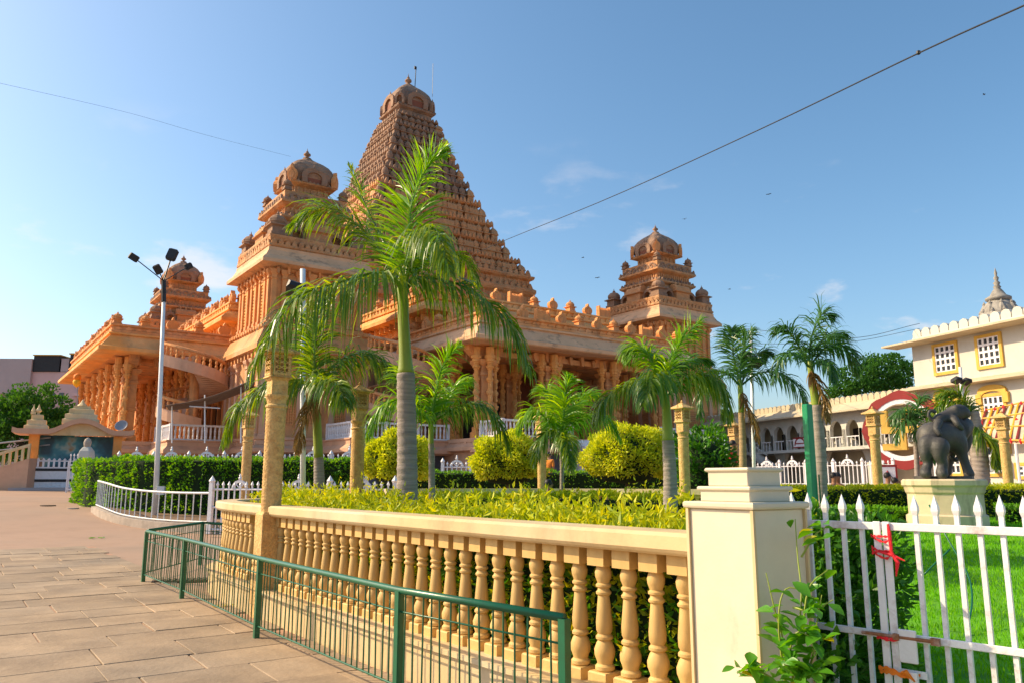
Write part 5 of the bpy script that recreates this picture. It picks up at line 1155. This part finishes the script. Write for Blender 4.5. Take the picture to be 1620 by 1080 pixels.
# stair ramp at far left
q = at(10,768,43); rp = empty('stair_ramp', (q.x,q.y,G(q.x,q.y)), R(8), 'cream stair ramp with railing at the far left edge', 'stairs'); k = 43/F
f = MB(); f.ext([(-1.6,0,-.2),(1.0,0,-.2),(1.0,0,1.7),(-1.6,0,.8)],(0,1.6,0)); f.build('ramp_wall', M['pink'], rp)
f = MB(); f.ext([(-1.6,-.05,1.5),(1.0,-.05,2.35),(1.0,-.05,2.5),(-1.6,-.05,1.65)],(0,.14,0)); f.build('handrail', M['cream'], rp)
for i in range(9): u = i/8; f = MB(); f.box(-1.55+u*2.5-.06,-1.55+u*2.5+.06,-.03,.07,.8+u*.86,1.55+u*.82); f.build('baluster', M['cream'], rp)
f = MB(); f.tube([(-1.8,1.4,2.5),(1.4,1.4,2.9)],.05,6); f.tube([(-1.8,1.4,2.1),(1.4,1.4,2.5)],.04,6); f.build('steel_rail', M['grey'], rp)
# pink building far behind
pb0 = at(-60,760,95); pbl = empty('pink_building', (pb0.x,pb0.y,0), R(2), 'pale pink multi storey building with dark roof sheds far behind at the left', 'building'); k = 95/F
PXX = lambda x: (x+60)*k; PZ = lambda y: at(80,y,95).z
f = MB(); f.box(PXX(-60),PXX(150),0,12,0,PZ(587)); f.build('wall', M['pinkwall'], pbl)
f = MB(); f.box(PXX(-60),PXX(30),-.4,8,PZ(622),PZ(567)); f.build('grey_block', M['greyw'], pbl)
f = MB(); f.box(PXX(31),PXX(72),-.2,5,PZ(586.5),PZ(562)); f.build('roof_shed', M['black'], pbl)
f = MB(); f.box(PXX(88),PXX(118),-.2,5,PZ(586.5),PZ(560)); f.build('roof_shed', M['black'], pbl)
f = MB(); f.box(PXX(30),PXX(74),-.4,5,PZ(562),PZ(560.5)); f.box(PXX(87),PXX(119),-.4,5,PZ(560),PZ(558)); f.build('shed_roof', M['yellow'], pbl)
f = MB(); f.box(PXX(74),PXX(86),-.1,5,PZ(586.5),PZ(566)); f.build('roof_shed', M['greyw'], pbl)
f = MB(); f.box(PXX(100),PXX(152),-.9,0,PZ(626),PZ(621)); f.build('balcony_slab', M['pinkwall'], pbl)
f = MB(); f.box(PXX(104),PXX(136),-.06,.05,PZ(646),PZ(627)); f.build('recess', M['brown'], pbl)
for x,y0,y1 in ((140,646,630),(60,640,620),(75,640,620),(140,675,655)):
    f = MB(); f.box(PXX(x),PXX(x+8),-.05,.05,PZ(y0),PZ(y1)); wn = f.build('window', M['glass'], pbl)
    f = MB(); f.box(PXX(x)-.1,PXX(x+8)+.1,-.08,.02,PZ(y0)-.12,PZ(y0)); f.build('sill', M['pinkwall'], wn)
f = MB(); f.tube([(PXX(139),-.3,PZ(690)),(PXX(139),-.3,PZ(590))],.06,5); f.build('drain_pipe', M['greyw'], pbl)
# small white gate + stone post
g_ = gl(105,41); gt = empty('white_gate', g_, R(12), 'open white iron gate leaf by the path beside the stone post', 'gate')
f = MB(); f.box(0,1.0,-.03,.03,.12,.2); f.box(0,1.0,-.03,.03,1.35,1.45); f.box(0,1.0,-.03,.03,.75,.81); f.box(0,.06,-.035,.035,0,1.6); f.box(.94,1.0,-.035,.035,0,1.6); f.build('frame', M['white'], gt)
pk = picket_mesh(1.95)
for i in range(6): ob('picket', pk, None, gt, (.1+i*.16,0,.05))
g_ = gl(133,37); sp_ = empty('stone_post', g_, 0, 'grey stone bollard with a rounded head at the left end of the big hedge', 'post')
f = MB(); f.rl([(0,-.2),(0,1.9),(-.03,2.1),(-.14,2.3)], .28, .26); bevel(f.build('post', M['wall'], sp_),.05,2)
f = MB(); f.lathe([(.10,2.2),(.15,2.35),(.17,2.5),(.12,2.65),(.0,2.72)],12); f.build('head', M['curb'], sp_, True)
# curved railing on kerb
def gzz(px,py,n=10):
    z = 0.
    for _ in range(n): p = gz(px,py,z); z = .5*z+.5*G(p.x,p.y)
    return Vector((p.x,p.y,z))
cpts = [at(152,800,29.5),at(166,806,28),at(190,815,26.8),at(222,821,26),at(262,825,25.3),at(300,827,24.8),at(334,828,24.4)]
cpts = [Vector((q.x,q.y,q.z)) for q in cpts]; CP = interp(cpts, 36)
cr_ = empty('curved_railing', (0,0,0), 0, 'curved white steel railing on a low stone kerb at the left edge of the path', 'railing')
f = MB(); f.tube([p+Vector((0,0,.92)) for p in CP], .035, 8); f.build('top_rail', M['pole'], cr_, True)
f = MB(); f.tube([p+Vector((0,0,.06)) for p in CP], .025, 6); f.build('bottom_rail', M['pole'], cr_, True)
b = MB(); b.lathe([(.018,.05),(.018,.92)],6,cap=False); me = b.mesh('bar'); me.materials.append(M['pole']); Lr = plen(CP)[-1]
for i in range(int(Lr/.32)+1): q,d = walk(CP,i*.32); ob('bar', me, None, cr_, q)
f = MB(); f.sweep([(-.16,-.5),(.16,-.5),(.16,.0),(-.16,.0)], [p for p in CP]); f.build('kerb', M['curb'], cr_)
bed = [Vector((p.x,p.y,p.z-.06)) for p in CP]; back = [Vector((at(152,760,33).x,33,.75)),Vector((at(334,760,32).x,32,.45))]
f = MB(); vs = []; fs = []
for i,p in enumerate(bed):
    u = i/(len(bed)-1); vs += [p, back[0].lerp(back[1],u)]
for i in range(len(bed)-1): fs.append((2*i,2*i+2,2*i+3,2*i+1))
f.add(vs,fs); struct(f.build('planting_bed', M['soil']))
# street lamp
q = at(246,808,28.5); LP = empty('street_lamp', (q.x,q.y,q.z-.1), 0, 'tall white lamp post with black bracket and four floodlight arms at the left', 'street lamp'); O_ = LP.location.copy(); k = 28.5/F
tp = at(259,478,28.5)-O_; f = MB(); f.tube([(0,0,-.1),tp*.5,tp], [.10,.08,.065], 10); f.build('pole', M['pole'], LP, True)
t2 = at(259,445,28.5)-O_; f = MB(); f.tube([tp,t2],.09,8); f.build('bracket', M['black'], LP)
def flood(par, a, b_, hd, s=1.):
    f = MB(); f.tube([a,b_],.035*s,6); arm = f.build('arm', M['black'], par)
    d = (b_-a).normalized(); f = MB(); f.rl([(0,-.28*s),(.04*s,-.2*s),(.04*s,.26*s),(-.02*s,.32*s)],.17*s,.07*s); o = f.build('floodlight', M['black'], par, loc=b_); o.rotation_euler = hd; return o
flood(LP,t2,at(212,408,28.2)-O_,(R(20),R(-58),0),.6); flood(LP,t2,at(250,427,28.0)-O_,(R(30),R(-25),0),.6); flood(LP,t2,at(272,404,28.8)-O_,(R(-10),R(15),0),.8); flood(LP,t2,at(298,422,29.4)-O_,(R(0),R(62),R(0)),.5)
f = MB(); bx_ = at(250,775,28.4)-O_; f.box(bx_.x-.0,bx_.x+.25,-.2,-.08,bx_.z-.15,bx_.z+.15); f.build('junction_box', M['pole'], LP)
def pole(label, px, Y, ybot, ytop, wpx, lights, pxtop=None):
    a = at(px,ybot,Y); b_ = at(pxtop or px,ytop,Y); e = empty('floodlight_pole', (a.x,a.y,.3), 0, label, 'light pole'); O_ = e.location.copy()
    f = MB(); f.tube([(0,0,0),b_-O_],wpx*.5*Y/F,10); f.build('pole', M['pole'], e, True)
    for (x0_,y0_,x1_,y1_,s_) in lights: flood(e, at(x0_,y0_,Y)-O_, at(x1_,y1_,Y-.25)-O_, (R(70),R(15),R(10)), s_)
    return e
pole('white steel light pole with one black floodlight in front of the near corner tower',483,16.,785,426,8.5,[(480,462,468,461,.85)],479)
pole('thin white flagpole with black floodlights left of the green post',1190,20.8,745,524,5.5,[(1188,566,1179,563,.6),(1188,572,1197,574,.6)],1188)
pole('white pole with twin floodlights rising behind the elephant statue',1528,25.5,750,580,5,[(1521,603,1513,601,.55),(1521,603,1528,603,.55)],1519)
# green square post
q = at(1287,800,12.2); gpo = empty('green_post', (q.x,q.y,.39), R(25), 'bright green square enamelled post in front of a palm trunk', 'post'); zt = at(1287,640,12.2).z-.39
f = MB(); f.rl([(0,-.1),(0,zt),(-.01,zt+.015)], .058, .058); bevel(f.build('post', M['greenpost'], gpo),.012,2)
f = MB(); f.tube([(.06,-.09,zt*.55),(.06,-.09,zt*.2)],.012,6); f.build('conduit', M['green'], gpo)
# awning on the terrace, flag, dish
a0,a1,a2,a3 = at(262,640,45.),at(402,598,44.),at(402,612,48.),at(268,648,49.)
aw = empty('awning', (a0.x,a0.y,0), 0, 'grey brown cloth awning on poles below the helical stair left of the near tower', 'awning'); O_ = Vector((a0.x,a0.y,0))
f = MB(); N_ = 10; vs = []; fs = []
for i in range(N_+1):
    for j in range(N_+1):
        u,v = i/N_,j/N_; p = a0.lerp(a1,u).lerp(a3.lerp(a2,u),v)-O_; p.z -= .45*math.sin(math.pi*u)*(.6+.4*math.sin(math.pi*v)); vs.append(p)
for i in range(N_):
    for j in range(N_): q = i*(N_+1)+j; fs.append((q,q+N_+1,q+N_+2,q+1))
f.add(vs,fs); cl = f.build('cloth', mat('taupe_cloth',(.16,.12,.10),.9,.2,3,.3), aw, True); cl.modifiers.new('thick','SOLIDIFY').thickness = .03
for (x_,y0_,y1_,Y_) in ((272,640,700,45.5),(324,624,700,45.2),(381,606,700,44.8)):
    b0_ = at(x_,y0_,Y_)-O_; b1_ = at(x_,y1_,Y_)-O_; f = MB(); f.tube([b1_,b0_],.04,6); f.build('pole', M['pole'], aw)
f = MB(); f.tube([at(300,642,45)-O_, at(348,645,45)-O_],.04,6); f.build('cross_bar', M['pole'], aw)
q = at(124,692,50.5); fl = empty('flag', (q.x,q.y,q.z-1), 0, 'small orange and yellow pennant hanging on a thin pole by the left portico', 'flag'); O_ = fl.location.copy()
f = MB(); f.tube([(0,0,0),at(123,592,50.5)-O_],.03,5); f.build('flagpole', M['grey'], fl)
a = at(123,590,50.4)-O_; f = MB(); f.lathe([(.05,0),(.22,-.12),(.25,-.3),(.2,-.42)],8,(a.x,a.y,a.z)); f.build('orange_cloth', M['orange'], fl, True)
f = MB(); f.lathe([(.18,-.38),(.26,-.55),(.2,-.78),(.02,-.92)],8,(a.x,a.y,a.z)); f.build('yellow_cloth', M['flag'], fl, True)
q = at(194,674,46.5); ds = empty('satellite_dish', (q.x,q.y,q.z-.5), 0, 'small grey satellite dish beside the pavilion roof', 'dish')
f = MB(); f.lathe([(.0,0),(.28,.03),(.45,.10),(.55,.2),(.53,.21),(.42,.12),(.0,.02)],18,cap=False); f.build('dish', M['grey'], ds, True, loc=(0,-.1,.5), rot=(R(60),R(10),0), scale=.66)
f = MB(); f.tube([(0,0,-1.5),(0,0,.5)],.04,6); f.build('mast', M['grey'], ds)
# overhead wires
def wire(label, pts, r, name='overhead_wire'):
    f = MB(); P = interp([Vector(p) for p in pts], 28); f.tube(P, r, 5); o = f.build(name, M['black'], None, True); tag(o,label,'wire'); return o
wr = wire('thick black overhead cable crossing the sky to the temple from the upper right', [at(1700,-28,11),at(1620,9,12),at(1452,85,15),at(1200,206,22),at(960,315,32),at(800,380,46),at(735,409,54)], [.0175]*29)
f = MB(); c_ = at(1453,84,14.98); f.lathe([(.02,-.04),(.045,-.02),(.045,.03),(.02,.05)],8,(c_.x,c_.y,c_.z)); f.build('cable_joint', M['black'], wr)
wire('thin wire at the upper left running down to the near tower', [at(-40,124,30),at(0,132,31),at(200,178,36),at(330,215,40),at(460,248,50)], .006)
wire('thin wire between the white building and the palms at the right', [at(1455,512,44),at(1340,535,42),at(1180,520,45),at(1110,515,60)], .014)
wire('second thin wire below the first at the right, reaching the white building', [at(1455,520,44.2),at(1330,542,42),at(1150,545,45),at(1090,560,60)], .012)
# birds
for i,(x,y,lb) in enumerate(((1557,150,'tiny dark bird high in the right sky'),(1216,308,'tiny dark bird right of the overhead cable'),(1083,347,'tiny bird above the right domed tower'),(922,408,'tiny bird between pyramid and right tower, upper'),(945,440,'tiny bird between pyramid and right tower, lower'),(1154,458,'tiny dark bird right of the domed tower'))):
    q = at(x,y,60); bd = empty('bird', q, random.uniform(0,6), lb, 'bird'); bd.scale = (.62,)*3; f = MB(); s_ = .2
    f.tube([(-.2,0,0),(-.05,0,.01),(.12,0,.02),(.2,0,.02)],[.01,.045,.04,.01],6); f.build('body', M['black'], bd)
    for sg_ in (-1,1):
        f = MB(); f.add([(-.06,0,.02),(.08,0,.02),(.03,sg_*.22,.10),(-.06,sg_*.38,.04),(-.06,0,.03),(.08,0,.03),(.03,sg_*.22,.11),(-.06,sg_*.38,.045)],[(0,1,2,3),(4,5,6,7),(0,1,5,4),(1,2,6,5),(2,3,7,6),(3,0,4,7)]); f.build('wing', M['black'], bd)
# ================================================================ skinned figures
def skin_obj(name, verts, edges, radii, m, parent, sub=2, root=0):
    me = bpy.data.meshes.new(name); me.from_pydata([tuple(v) for v in verts], edges, []); o = ob(name, me, m, parent)
    sk = o.modifiers.new('skin','SKIN'); sk.use_smooth_shade = True
    for i,r_ in enumerate(radii):
        d = me.skin_vertices[0].data[i]; d.radius = r_ if hasattr(r_,'__len__') else (r_,r_); d.use_root = (i == root)
    s = o.modifiers.new('sub','SUBSURF'); s.levels = sub; s.render_levels = sub
    return o
# ---------------- elephant statue
EY = 16.2; ek = EY/F
q = at(1500,835,EY); st = empty('elephant_statue', (q.x,q.y,LZ(EY)), 0, 'dark stone elephant statue with a lion on its back on a round stained pedestal', 'statue')
O_ = st.location.copy(); E = lambda x,y,dy=0.: at(x,y,EY+dy)-O_
zt = E(1500,757).z; rd = 58*ek
f = MB(); f.lathe([(rd*1.0,-.05),(rd*1.0,.22),(rd*.93,.25),(rd*.93,zt-.30),(rd*.97,zt-.26),(rd*1.0,zt-.16),(rd*1.05,zt-.12),(rd*1.05,zt-.03),(rd*1.0,zt)], 12, ph=.5); f.build('pedestal', M['pedestal'], st)
f = MB(); f.lathe([(rd*.72,zt),(rd*.72,zt+.06)], 14); f.build('base_slab', M['eleph'], st)
zf = 752
def meta_mesh(name, balls, m, parent, res=.035):
    """one continuous rounded body grown from overlapping balls"""
    md = bpy.data.metaballs.new(name+'_form'); md.resolution = res; md.render_resolution = res; md.threshold = .6
    o = bpy.data.objects.new(name+'_form', md); COL.objects.link(o)
    for p_,r_ in balls: el_ = md.elements.new(); el_.co = p_; el_.radius = r_/.60
    dg = bpy.context.evaluated_depsgraph_get(); dg.update(); me = bpy.data.meshes.new_from_object(o.evaluated_get(dg)); me.name = name
    bpy.data.objects.remove(o); bpy.data.metaballs.remove(md)
    me.polygons.foreach_set('use_smooth',[True]*len(me.polygons)); me.materials.clear(); me.materials.append(m); return ob(name, me, None, parent)
def chain(pts, n=5):
    out = []
    for a,b_ in zip(pts,pts[1:]):
        for q in range(n): u = q/n; out.append((a[0].lerp(b_[0],u), (a[1]+(b_[1]-a[1])*u)*ek_))
    out.append((pts[-1][0],pts[-1][1]*ek_)); return out
ek_ = EY/21*.86
B_ = chain([(E(1471,690),.34),(E(1482,690,.02),.37),(E(1497,690,.08),.37),(E(1509,684,.16),.33),(E(1519,676,.28),.27),(E(1526,672,.36),.22)],4)
B_ += chain([(E(1526,680,.36),.17),(E(1531,694,.34),.13),(E(1529,708,.3),.10),(E(1521,720,.22),.08),(E(1511,727,.16),.065),(E(1505,722,.14),.055)],4)
for lg in (((1468,700,-.26,.25),(1464,718,-.32,.15),(1469,732,-.30,.115),(1463,747,-.34,.13),(1466,750,-.4,.12)),
           ((1487,704,-.42,.25),(1486,720,-.48,.155),(1492,733,-.48,.12),(1489,747,-.5,.135),(1492,750,-.56,.12)),
           ((1515,698,-.02,.24),(1521,716,-.04,.14),(1527,732,-.06,.115),(1532,747,-.08,.125),(1534,750,-.12,.11)),
           ((1505,700,.4,.22),(1503,718,.46,.135),(1500,734,.5,.11),(1498,747,.5,.125))):
    B_ += chain([(E(x,y,d),r_) for x,y,d,r_ in lg],4)
B_ += chain([(E(1463,690,-.06),.07),(E(1459,702,-.08),.05),(E(1460,716,-.1),.04),(E(1457,728,-.1),.045)],5)
meta_mesh('elephant', B_, M['eleph'], st)
el = MB(); el.lathe([(.02,-.02),(.20,-.02),(.25,0),(.20,.02),(.02,.02)],12); me = el.mesh('ear',True); me.materials.append(M['eleph'])
ob('ear', me, None, st, E(1517,679,-.02), None, (R(80),R(15),R(-25)), (.78,.95,.78)); ob('ear', me, None, st, E(1524,676,.62), None, (R(80),0,R(30)), (.78,.95,.78))
B_ = chain([(E(1484,664,.02),.16),(E(1495,660,.08),.17),(E(1507,655,.14),.19),(E(1514,652,.16),.21)],4)+chain([(E(1516,650,.18),.19),(E(1523,651,.16),.16),(E(1529,655,.14),.10)],4)
B_ += [(E(1512,645,.05),.06),(E(1519,644,.25),.06)]
B_ += chain([(E(1485,668,-.12),.13),(E(1481,678,-.26),.085),(E(1487,686,-.32),.07)],4)+chain([(E(1509,662,-.04),.12),(E(1515,670,-.16),.08),(E(1522,677,-.16),.065)],4)+chain([(E(1516,660,.3),.11),(E(1525,668,.3),.08),(E(1530,676,.3),.065)],4)
B_ += chain([(E(1480,664,0),.07),(E(1473,662,0),.045),(E(1469,656,0),.042),(E(1470,650,0),.04),(E(1475,648,0),.04),(E(1479,651,0),.055)],5)
meta_mesh('lion', B_, M['eleph'], st)
# ---------------- people
def person(label, px, py_head, Y, shirt, face=-90, seated=True, trousers=(.05,.05,.07), skinm=None, lean=0., arms=None, H=1.0, z_seat=None):
    hd = at(px,py_head,Y); e = empty('person', (hd.x,hd.y,0), R(face+90), label, 'person')
    hz_ = hd.z; e.location.z = hz_-(1.30 if seated else 1.62)*H; S = H
    m_s = mat('shirt_%d'%int(px),shirt,.85,.15,12,.2); m_t = mat('trousers_%d'%int(px),trousers,.85,.15,12,.2)
    sk = M['skin']
    if seated: V = [(0,0,.48),(0,.0,.75),(0,-.02+lean,1.0),(0,-.03+lean,1.10),(0,-.05+lean,1.22),(0,-.06+lean,1.36),(.11,-.02,.5),(.13,-.44,.52),(.13,-.46,.08),(-.11,-.02,.5),(-.13,-.44,.52),(-.13,-.46,.08),(.19,lean,1.0),(.25,-.05,.75),(.18,-.30,.62),(-.19,lean,1.0),(-.25,-.05,.75),(-.18,-.30,.62),(.14,-.56,.05),(-.14,-.56,.05)]
    else: V = [(0,0,.92),(0,0,1.15),(0,-.01,1.36),(0,-.02,1.44),(0,-.03,1.55),(0,-.03,1.68),(.10,0,.88),(.11,-.02,.48),(.11,.02,.06),(-.10,0,.88),(-.11,-.02,.48),(-.11,.02,.06),(.18,0,1.36),(.23,.02,1.08),(.24,-.08,.85),(-.18,0,1.36),(-.23,.02,1.08),(-.24,-.08,.85),(.12,-.14,.04),(-.12,-.14,.04)]
    Ed = [(0,1),(1,2),(2,3),(3,4),(4,5),(0,6),(6,7),(7,8),(0,9),(9,10),(10,11),(2,12),(12,13),(13,14),(2,15),(15,16),(16,17),(8,18),(11,19)]
    Rr = [(.14,.11),(.13,.10),(.15,.10),.055,.09,.075,.085,.065,.045,.085,.065,.045,.06,.045,.035,.06,.045,.035,.035,.035]
    skin_obj('body', V, Ed, Rr, sk, e)
    idx = [0,1,2,12,13,15,16]; mp_ = {k:i for i,k in enumerate(idx)}
    half = lambda a,b_,u: tuple(a[i]+(b_[i]-a[i])*u for i in range(3))
    vs_ = [V[k] for k in idx]; ed_ = [(0,1),(1,2),(2,3),(3,4),(2,5),(5,6)]
    skin_obj('shirt', vs_, ed_, [(.17,.14),(.16,.13),(.175,.125),.08,.062,.08,.062], m_s, e)
    tv = [V[0],V[6],V[7],half(V[7],V[8],.9),V[9],V[10],half(V[10],V[11],.9)]
    skin_obj('trousers', tv, [(0,1),(1,2),(2,3),(0,4),(4,5),(5,6)], [(.155,.13),.105,.085,.07,.105,.085,.07], m_t, e)
    hh = V[4]; hb = MB(); hb.lathe([(.02,.115),(.06,.10),(.09,.06),(.100,.01),(.098,-.03)],12,cap=False); me = hb.mesh('hair',True); me.materials.append(M['hair'])
    ob('hair', me, None, e, (hh[0],hh[1]+.02,hh[2]+.075), None, (R(-18),0,0))
    nb = MB()
    nb.lathe([(.004,-.02),(.016,-.005),(.006,.03)],6,(0,hh[1]-.105,hh[2]+.04)); me = nb.mesh('nose'); ob('nose', me, sk, e)
    for s_ in (-1,1):
        nb = MB(); nb.lathe([(.002,-.012),(.012,0),(.002,.012)],6,(s_*.035,hh[1]-.09,hh[2]+.065)); ob('eye', nb.mesh('eye'), M['black'], e)
    return e
person('person in a teal shirt seated at the garden wall between the hedges at the centre',866,764,19.6,(.01,.35,.33),30)
person('person in a white shirt half hidden left of the carved lamp column',1073,756,22.8,(.7,.7,.72),-60)
person('person in a white shirt sitting just right of the carved lamp column',1099,757,23.,(.75,.74,.75),20)
person('person in a pale shirt sitting between the white shirt and the yellow shirt',1112,760,23.2,(.45,.40,.5),-30)
person('person in a yellow orange shirt with raised arm near the marble pier cap',1123,758,22.8,(.85,.42,.03),-80)
person('person in navy, left one of the pair sitting right of the green post',1317,752,22.9,(.03,.04,.10),-40)
person('person in white, right one of the pair sitting right of the green post',1325,752,23.1,(.75,.74,.76),-120)
person('person in a cream white shirt sitting right of the lamp column near the elephant',1402,752,23.2,(.78,.76,.66),-30)
person('person in dark clothes sitting beside the cream shirt near the elephant',1414,760,23.4,(.05,.03,.05),-30)
person('person in red top and yellow trousers standing by the small lamp column',1159,701,24.6,(.55,.02,.03),-30,False,(.75,.42,.03))
person('person in orange clothes climbing the temple steps behind the small centre palm',868,718,34,(.75,.24,.03),60,False,(.5,.10,.03))
person('person in a purple top on the temple steps behind the largest golden shrub',907,690,46,(.28,.24,.55),60,False,(.5,.5,.6))
# ---------------- hanging irrigation wire in the lawn
f = MB(); P = [at(1470,798,7.6),at(1503,858,7.3),at(1530,905,7.0),at(1538,945,6.8),at(1531,990,6.5),at(1513,1045,6.2)]; f.tube(interp(P,20),.008,6); f.tube(interp([at(1503,868,7.3),at(1480,890,7.3),at(1462,908,7.3)],8),.008,6)
tag(f.build('garden_hose', M['green'], None, True),'thin dark green garden hose stretched across the lawn behind the gate','hose')
# ---------------- bush and vine around the gate
def free_leaf(L=.09):
    b = MB(); pr_ = [(0,0),(.12,.16),(.22,.42),(.24,.55),(.14,.80),(0,1.0)]
    vs = []; fs = []
    for x,y in pr_: vs += [(-x*L*1.15,y*L,abs(x)*L*.55-.10*L*y*y),(0,y*L,-.10*L*y*y),(x*L*1.15,y*L,abs(x)*L*.55-.10*L*y*y)]
    for i in range(len(pr_)-1):
        for k in (0,1): fs.append((3*i+k,3*i+k+1,3*i+4+k,3*i+3+k))
    b.add(vs,fs); me = b.mesh('leaf',True,False); return me
LV = free_leaf(.125); LV.materials.append(M['vine']); LVY = free_leaf(.125); LVY.materials.append(M['ylw'])
v0 = at(1240,1080,4.0); vine = empty('climbing_plant', (v0.x,v0.y,.0), 0, 'broad leaved climbing plant growing round the marble pier and the gate', 'plant'); O_ = vine.location.copy()
stems = [[(1245,1110,4.05),(1240,1020,4.0),(1225,960,3.95),(1212,905,3.98)],[(1250,1110,4.05),(1262,1010,3.95),(1268,940,3.95),(1262,880,4.05),(1258,820,4.15)],[(1240,1110,4.0),(1225,1075,3.85),(1190,1058,3.8),(1168,1060,3.8)],[(1260,1110,4.0),(1285,1040,3.85),(1292,985,3.85),(1300,940,3.85)],[(1245,1100,4.0),(1232,985,3.9),(1245,930,3.9),(1290,945,3.85)],[(1250,1100,4.0),(1275,1050,3.85),(1290,1060,3.8)],[(1260,1100,4.0),(1250,1040,3.9),(1260,1000,3.85),(1290,1010,3.8)],[(1270,1000,3.9),(1280,930,3.9),(1310,900,3.95)],[(1250,1090,3.95),(1262,1060,3.85),(1240,1050,3.8)],[(1255,960,3.95),(1285,965,3.85),(1318,948,3.85)],[(1268,880,4.1),(1290,845,4.15),(1305,835,4.15)]]
for s_ in stems:
    P = interp([at(*q)-O_ for q in s_], 14); f = MB(); f.tube(P,[.006*(1-.6*i/14) for i in range(15)],5); f.build('stem', M['shaft'], vine)
    for i in range(3,15):
        for j in range(2 if P[i].z < 1.0 else random.choice((0,1))):
            p = P[i]; o = ob('leaf', LV if random.random() > .06 else LVY, None, vine, p+Vector((random.uniform(-.03,.03),random.uniform(-.04,.02),random.uniform(-.03,.03))))
            o.rotation_euler = (R(random.uniform(-35,40)),R(random.uniform(-40,40)),random.uniform(0,6.28)); s1 = random.uniform(.5,.98); o.scale = (s1,)*3
def shrub_cloud(label, name, pts, n, size, m, aspect=.5):
    c = sum((at(*p[:3]) for p in pts), Vector())/len(pts); e = empty(name,(c.x,c.y,.39),0,label,'shrub'); O_ = np.array(e.location); pos=[]; nr=[]
    W_ = sum(p[3]**2 for p in pts)
    for (x,y,Y,r) in pts:
        k = int(n*r*r/W_); u = rand_unit(k); pos.append(np.array(at(x,y,Y))-O_+u*r*(RNG.random((k,1))**.45)); nr.append(u)
    leaves('foliage', np.concatenate(pos), np.concatenate(nr), size, m, aspect, .9, e)
    f = MB()
    for (x,y,Y,r) in pts: q = at(x,y,Y)-e.location; f.tube([(random.uniform(-.1,.1),random.uniform(-.1,.1),-.1),(q.x*.5,q.y*.5,q.z*.5+.1),q],[.012,.009,.004],5)
    f.build('stem', M['bark'], e); return e
shrub_cloud('dense dark green shrub behind the left gate leaf','gate_shrub',[(1300,860,5.0,.22),(1330,900,5.0,.28),(1370,870,5.1,.26),(1345,960,4.9,.32),(1392,930,5.0,.2),(1300,960,4.8,.26),(1340,1040,4.7,.34),(1400,1065,4.8,.22),(1290,1050,4.6,.28),(1290,820,5.0,.12),(1425,1075,4.9,.14)],6000,.062,M['bush'],.48)
# sprays of bright leaves between balusters
q_ = [ts(3.62+random.uniform(-.02,.2),random.uniform(3.4,9.5),random.uniform(.5,1.0)) for _ in range(26)]
pos = np.concatenate([np.array(p)+RNG.normal(0,.035,(14,3)) for p in q_]); leaves('leaf_sprays', pos, np.tile(np.array([-CB,-SB,.1]),(len(pos),1)), .06, M['golden'], .45, .8, NEARH)
# fallen leaves on the path
for i,(x,y,lb) in enumerate(((152,851,'fallen green leaf clump lying alone on the pinkish path'),(358,960,'yellow green fallen leaf on the pavement behind the green barrier'),(372,957,'smaller fallen leaf near the foot of the balustrade plinth'))):
    p = gz(x,y,.02); e = empty('fallen_leaves',(p.x,p.y,.0),0,lb,'leaves')
    for k in range(5 if i == 0 else 2): o = ob('leaf', LV if i == 0 else LVY, None, e, (random.uniform(-.12,.12),random.uniform(-.05,.05),.028+.004*k)); o.rotation_euler = (0.05,0.05,random.uniform(0,6)); o.scale = (1.2,)*3
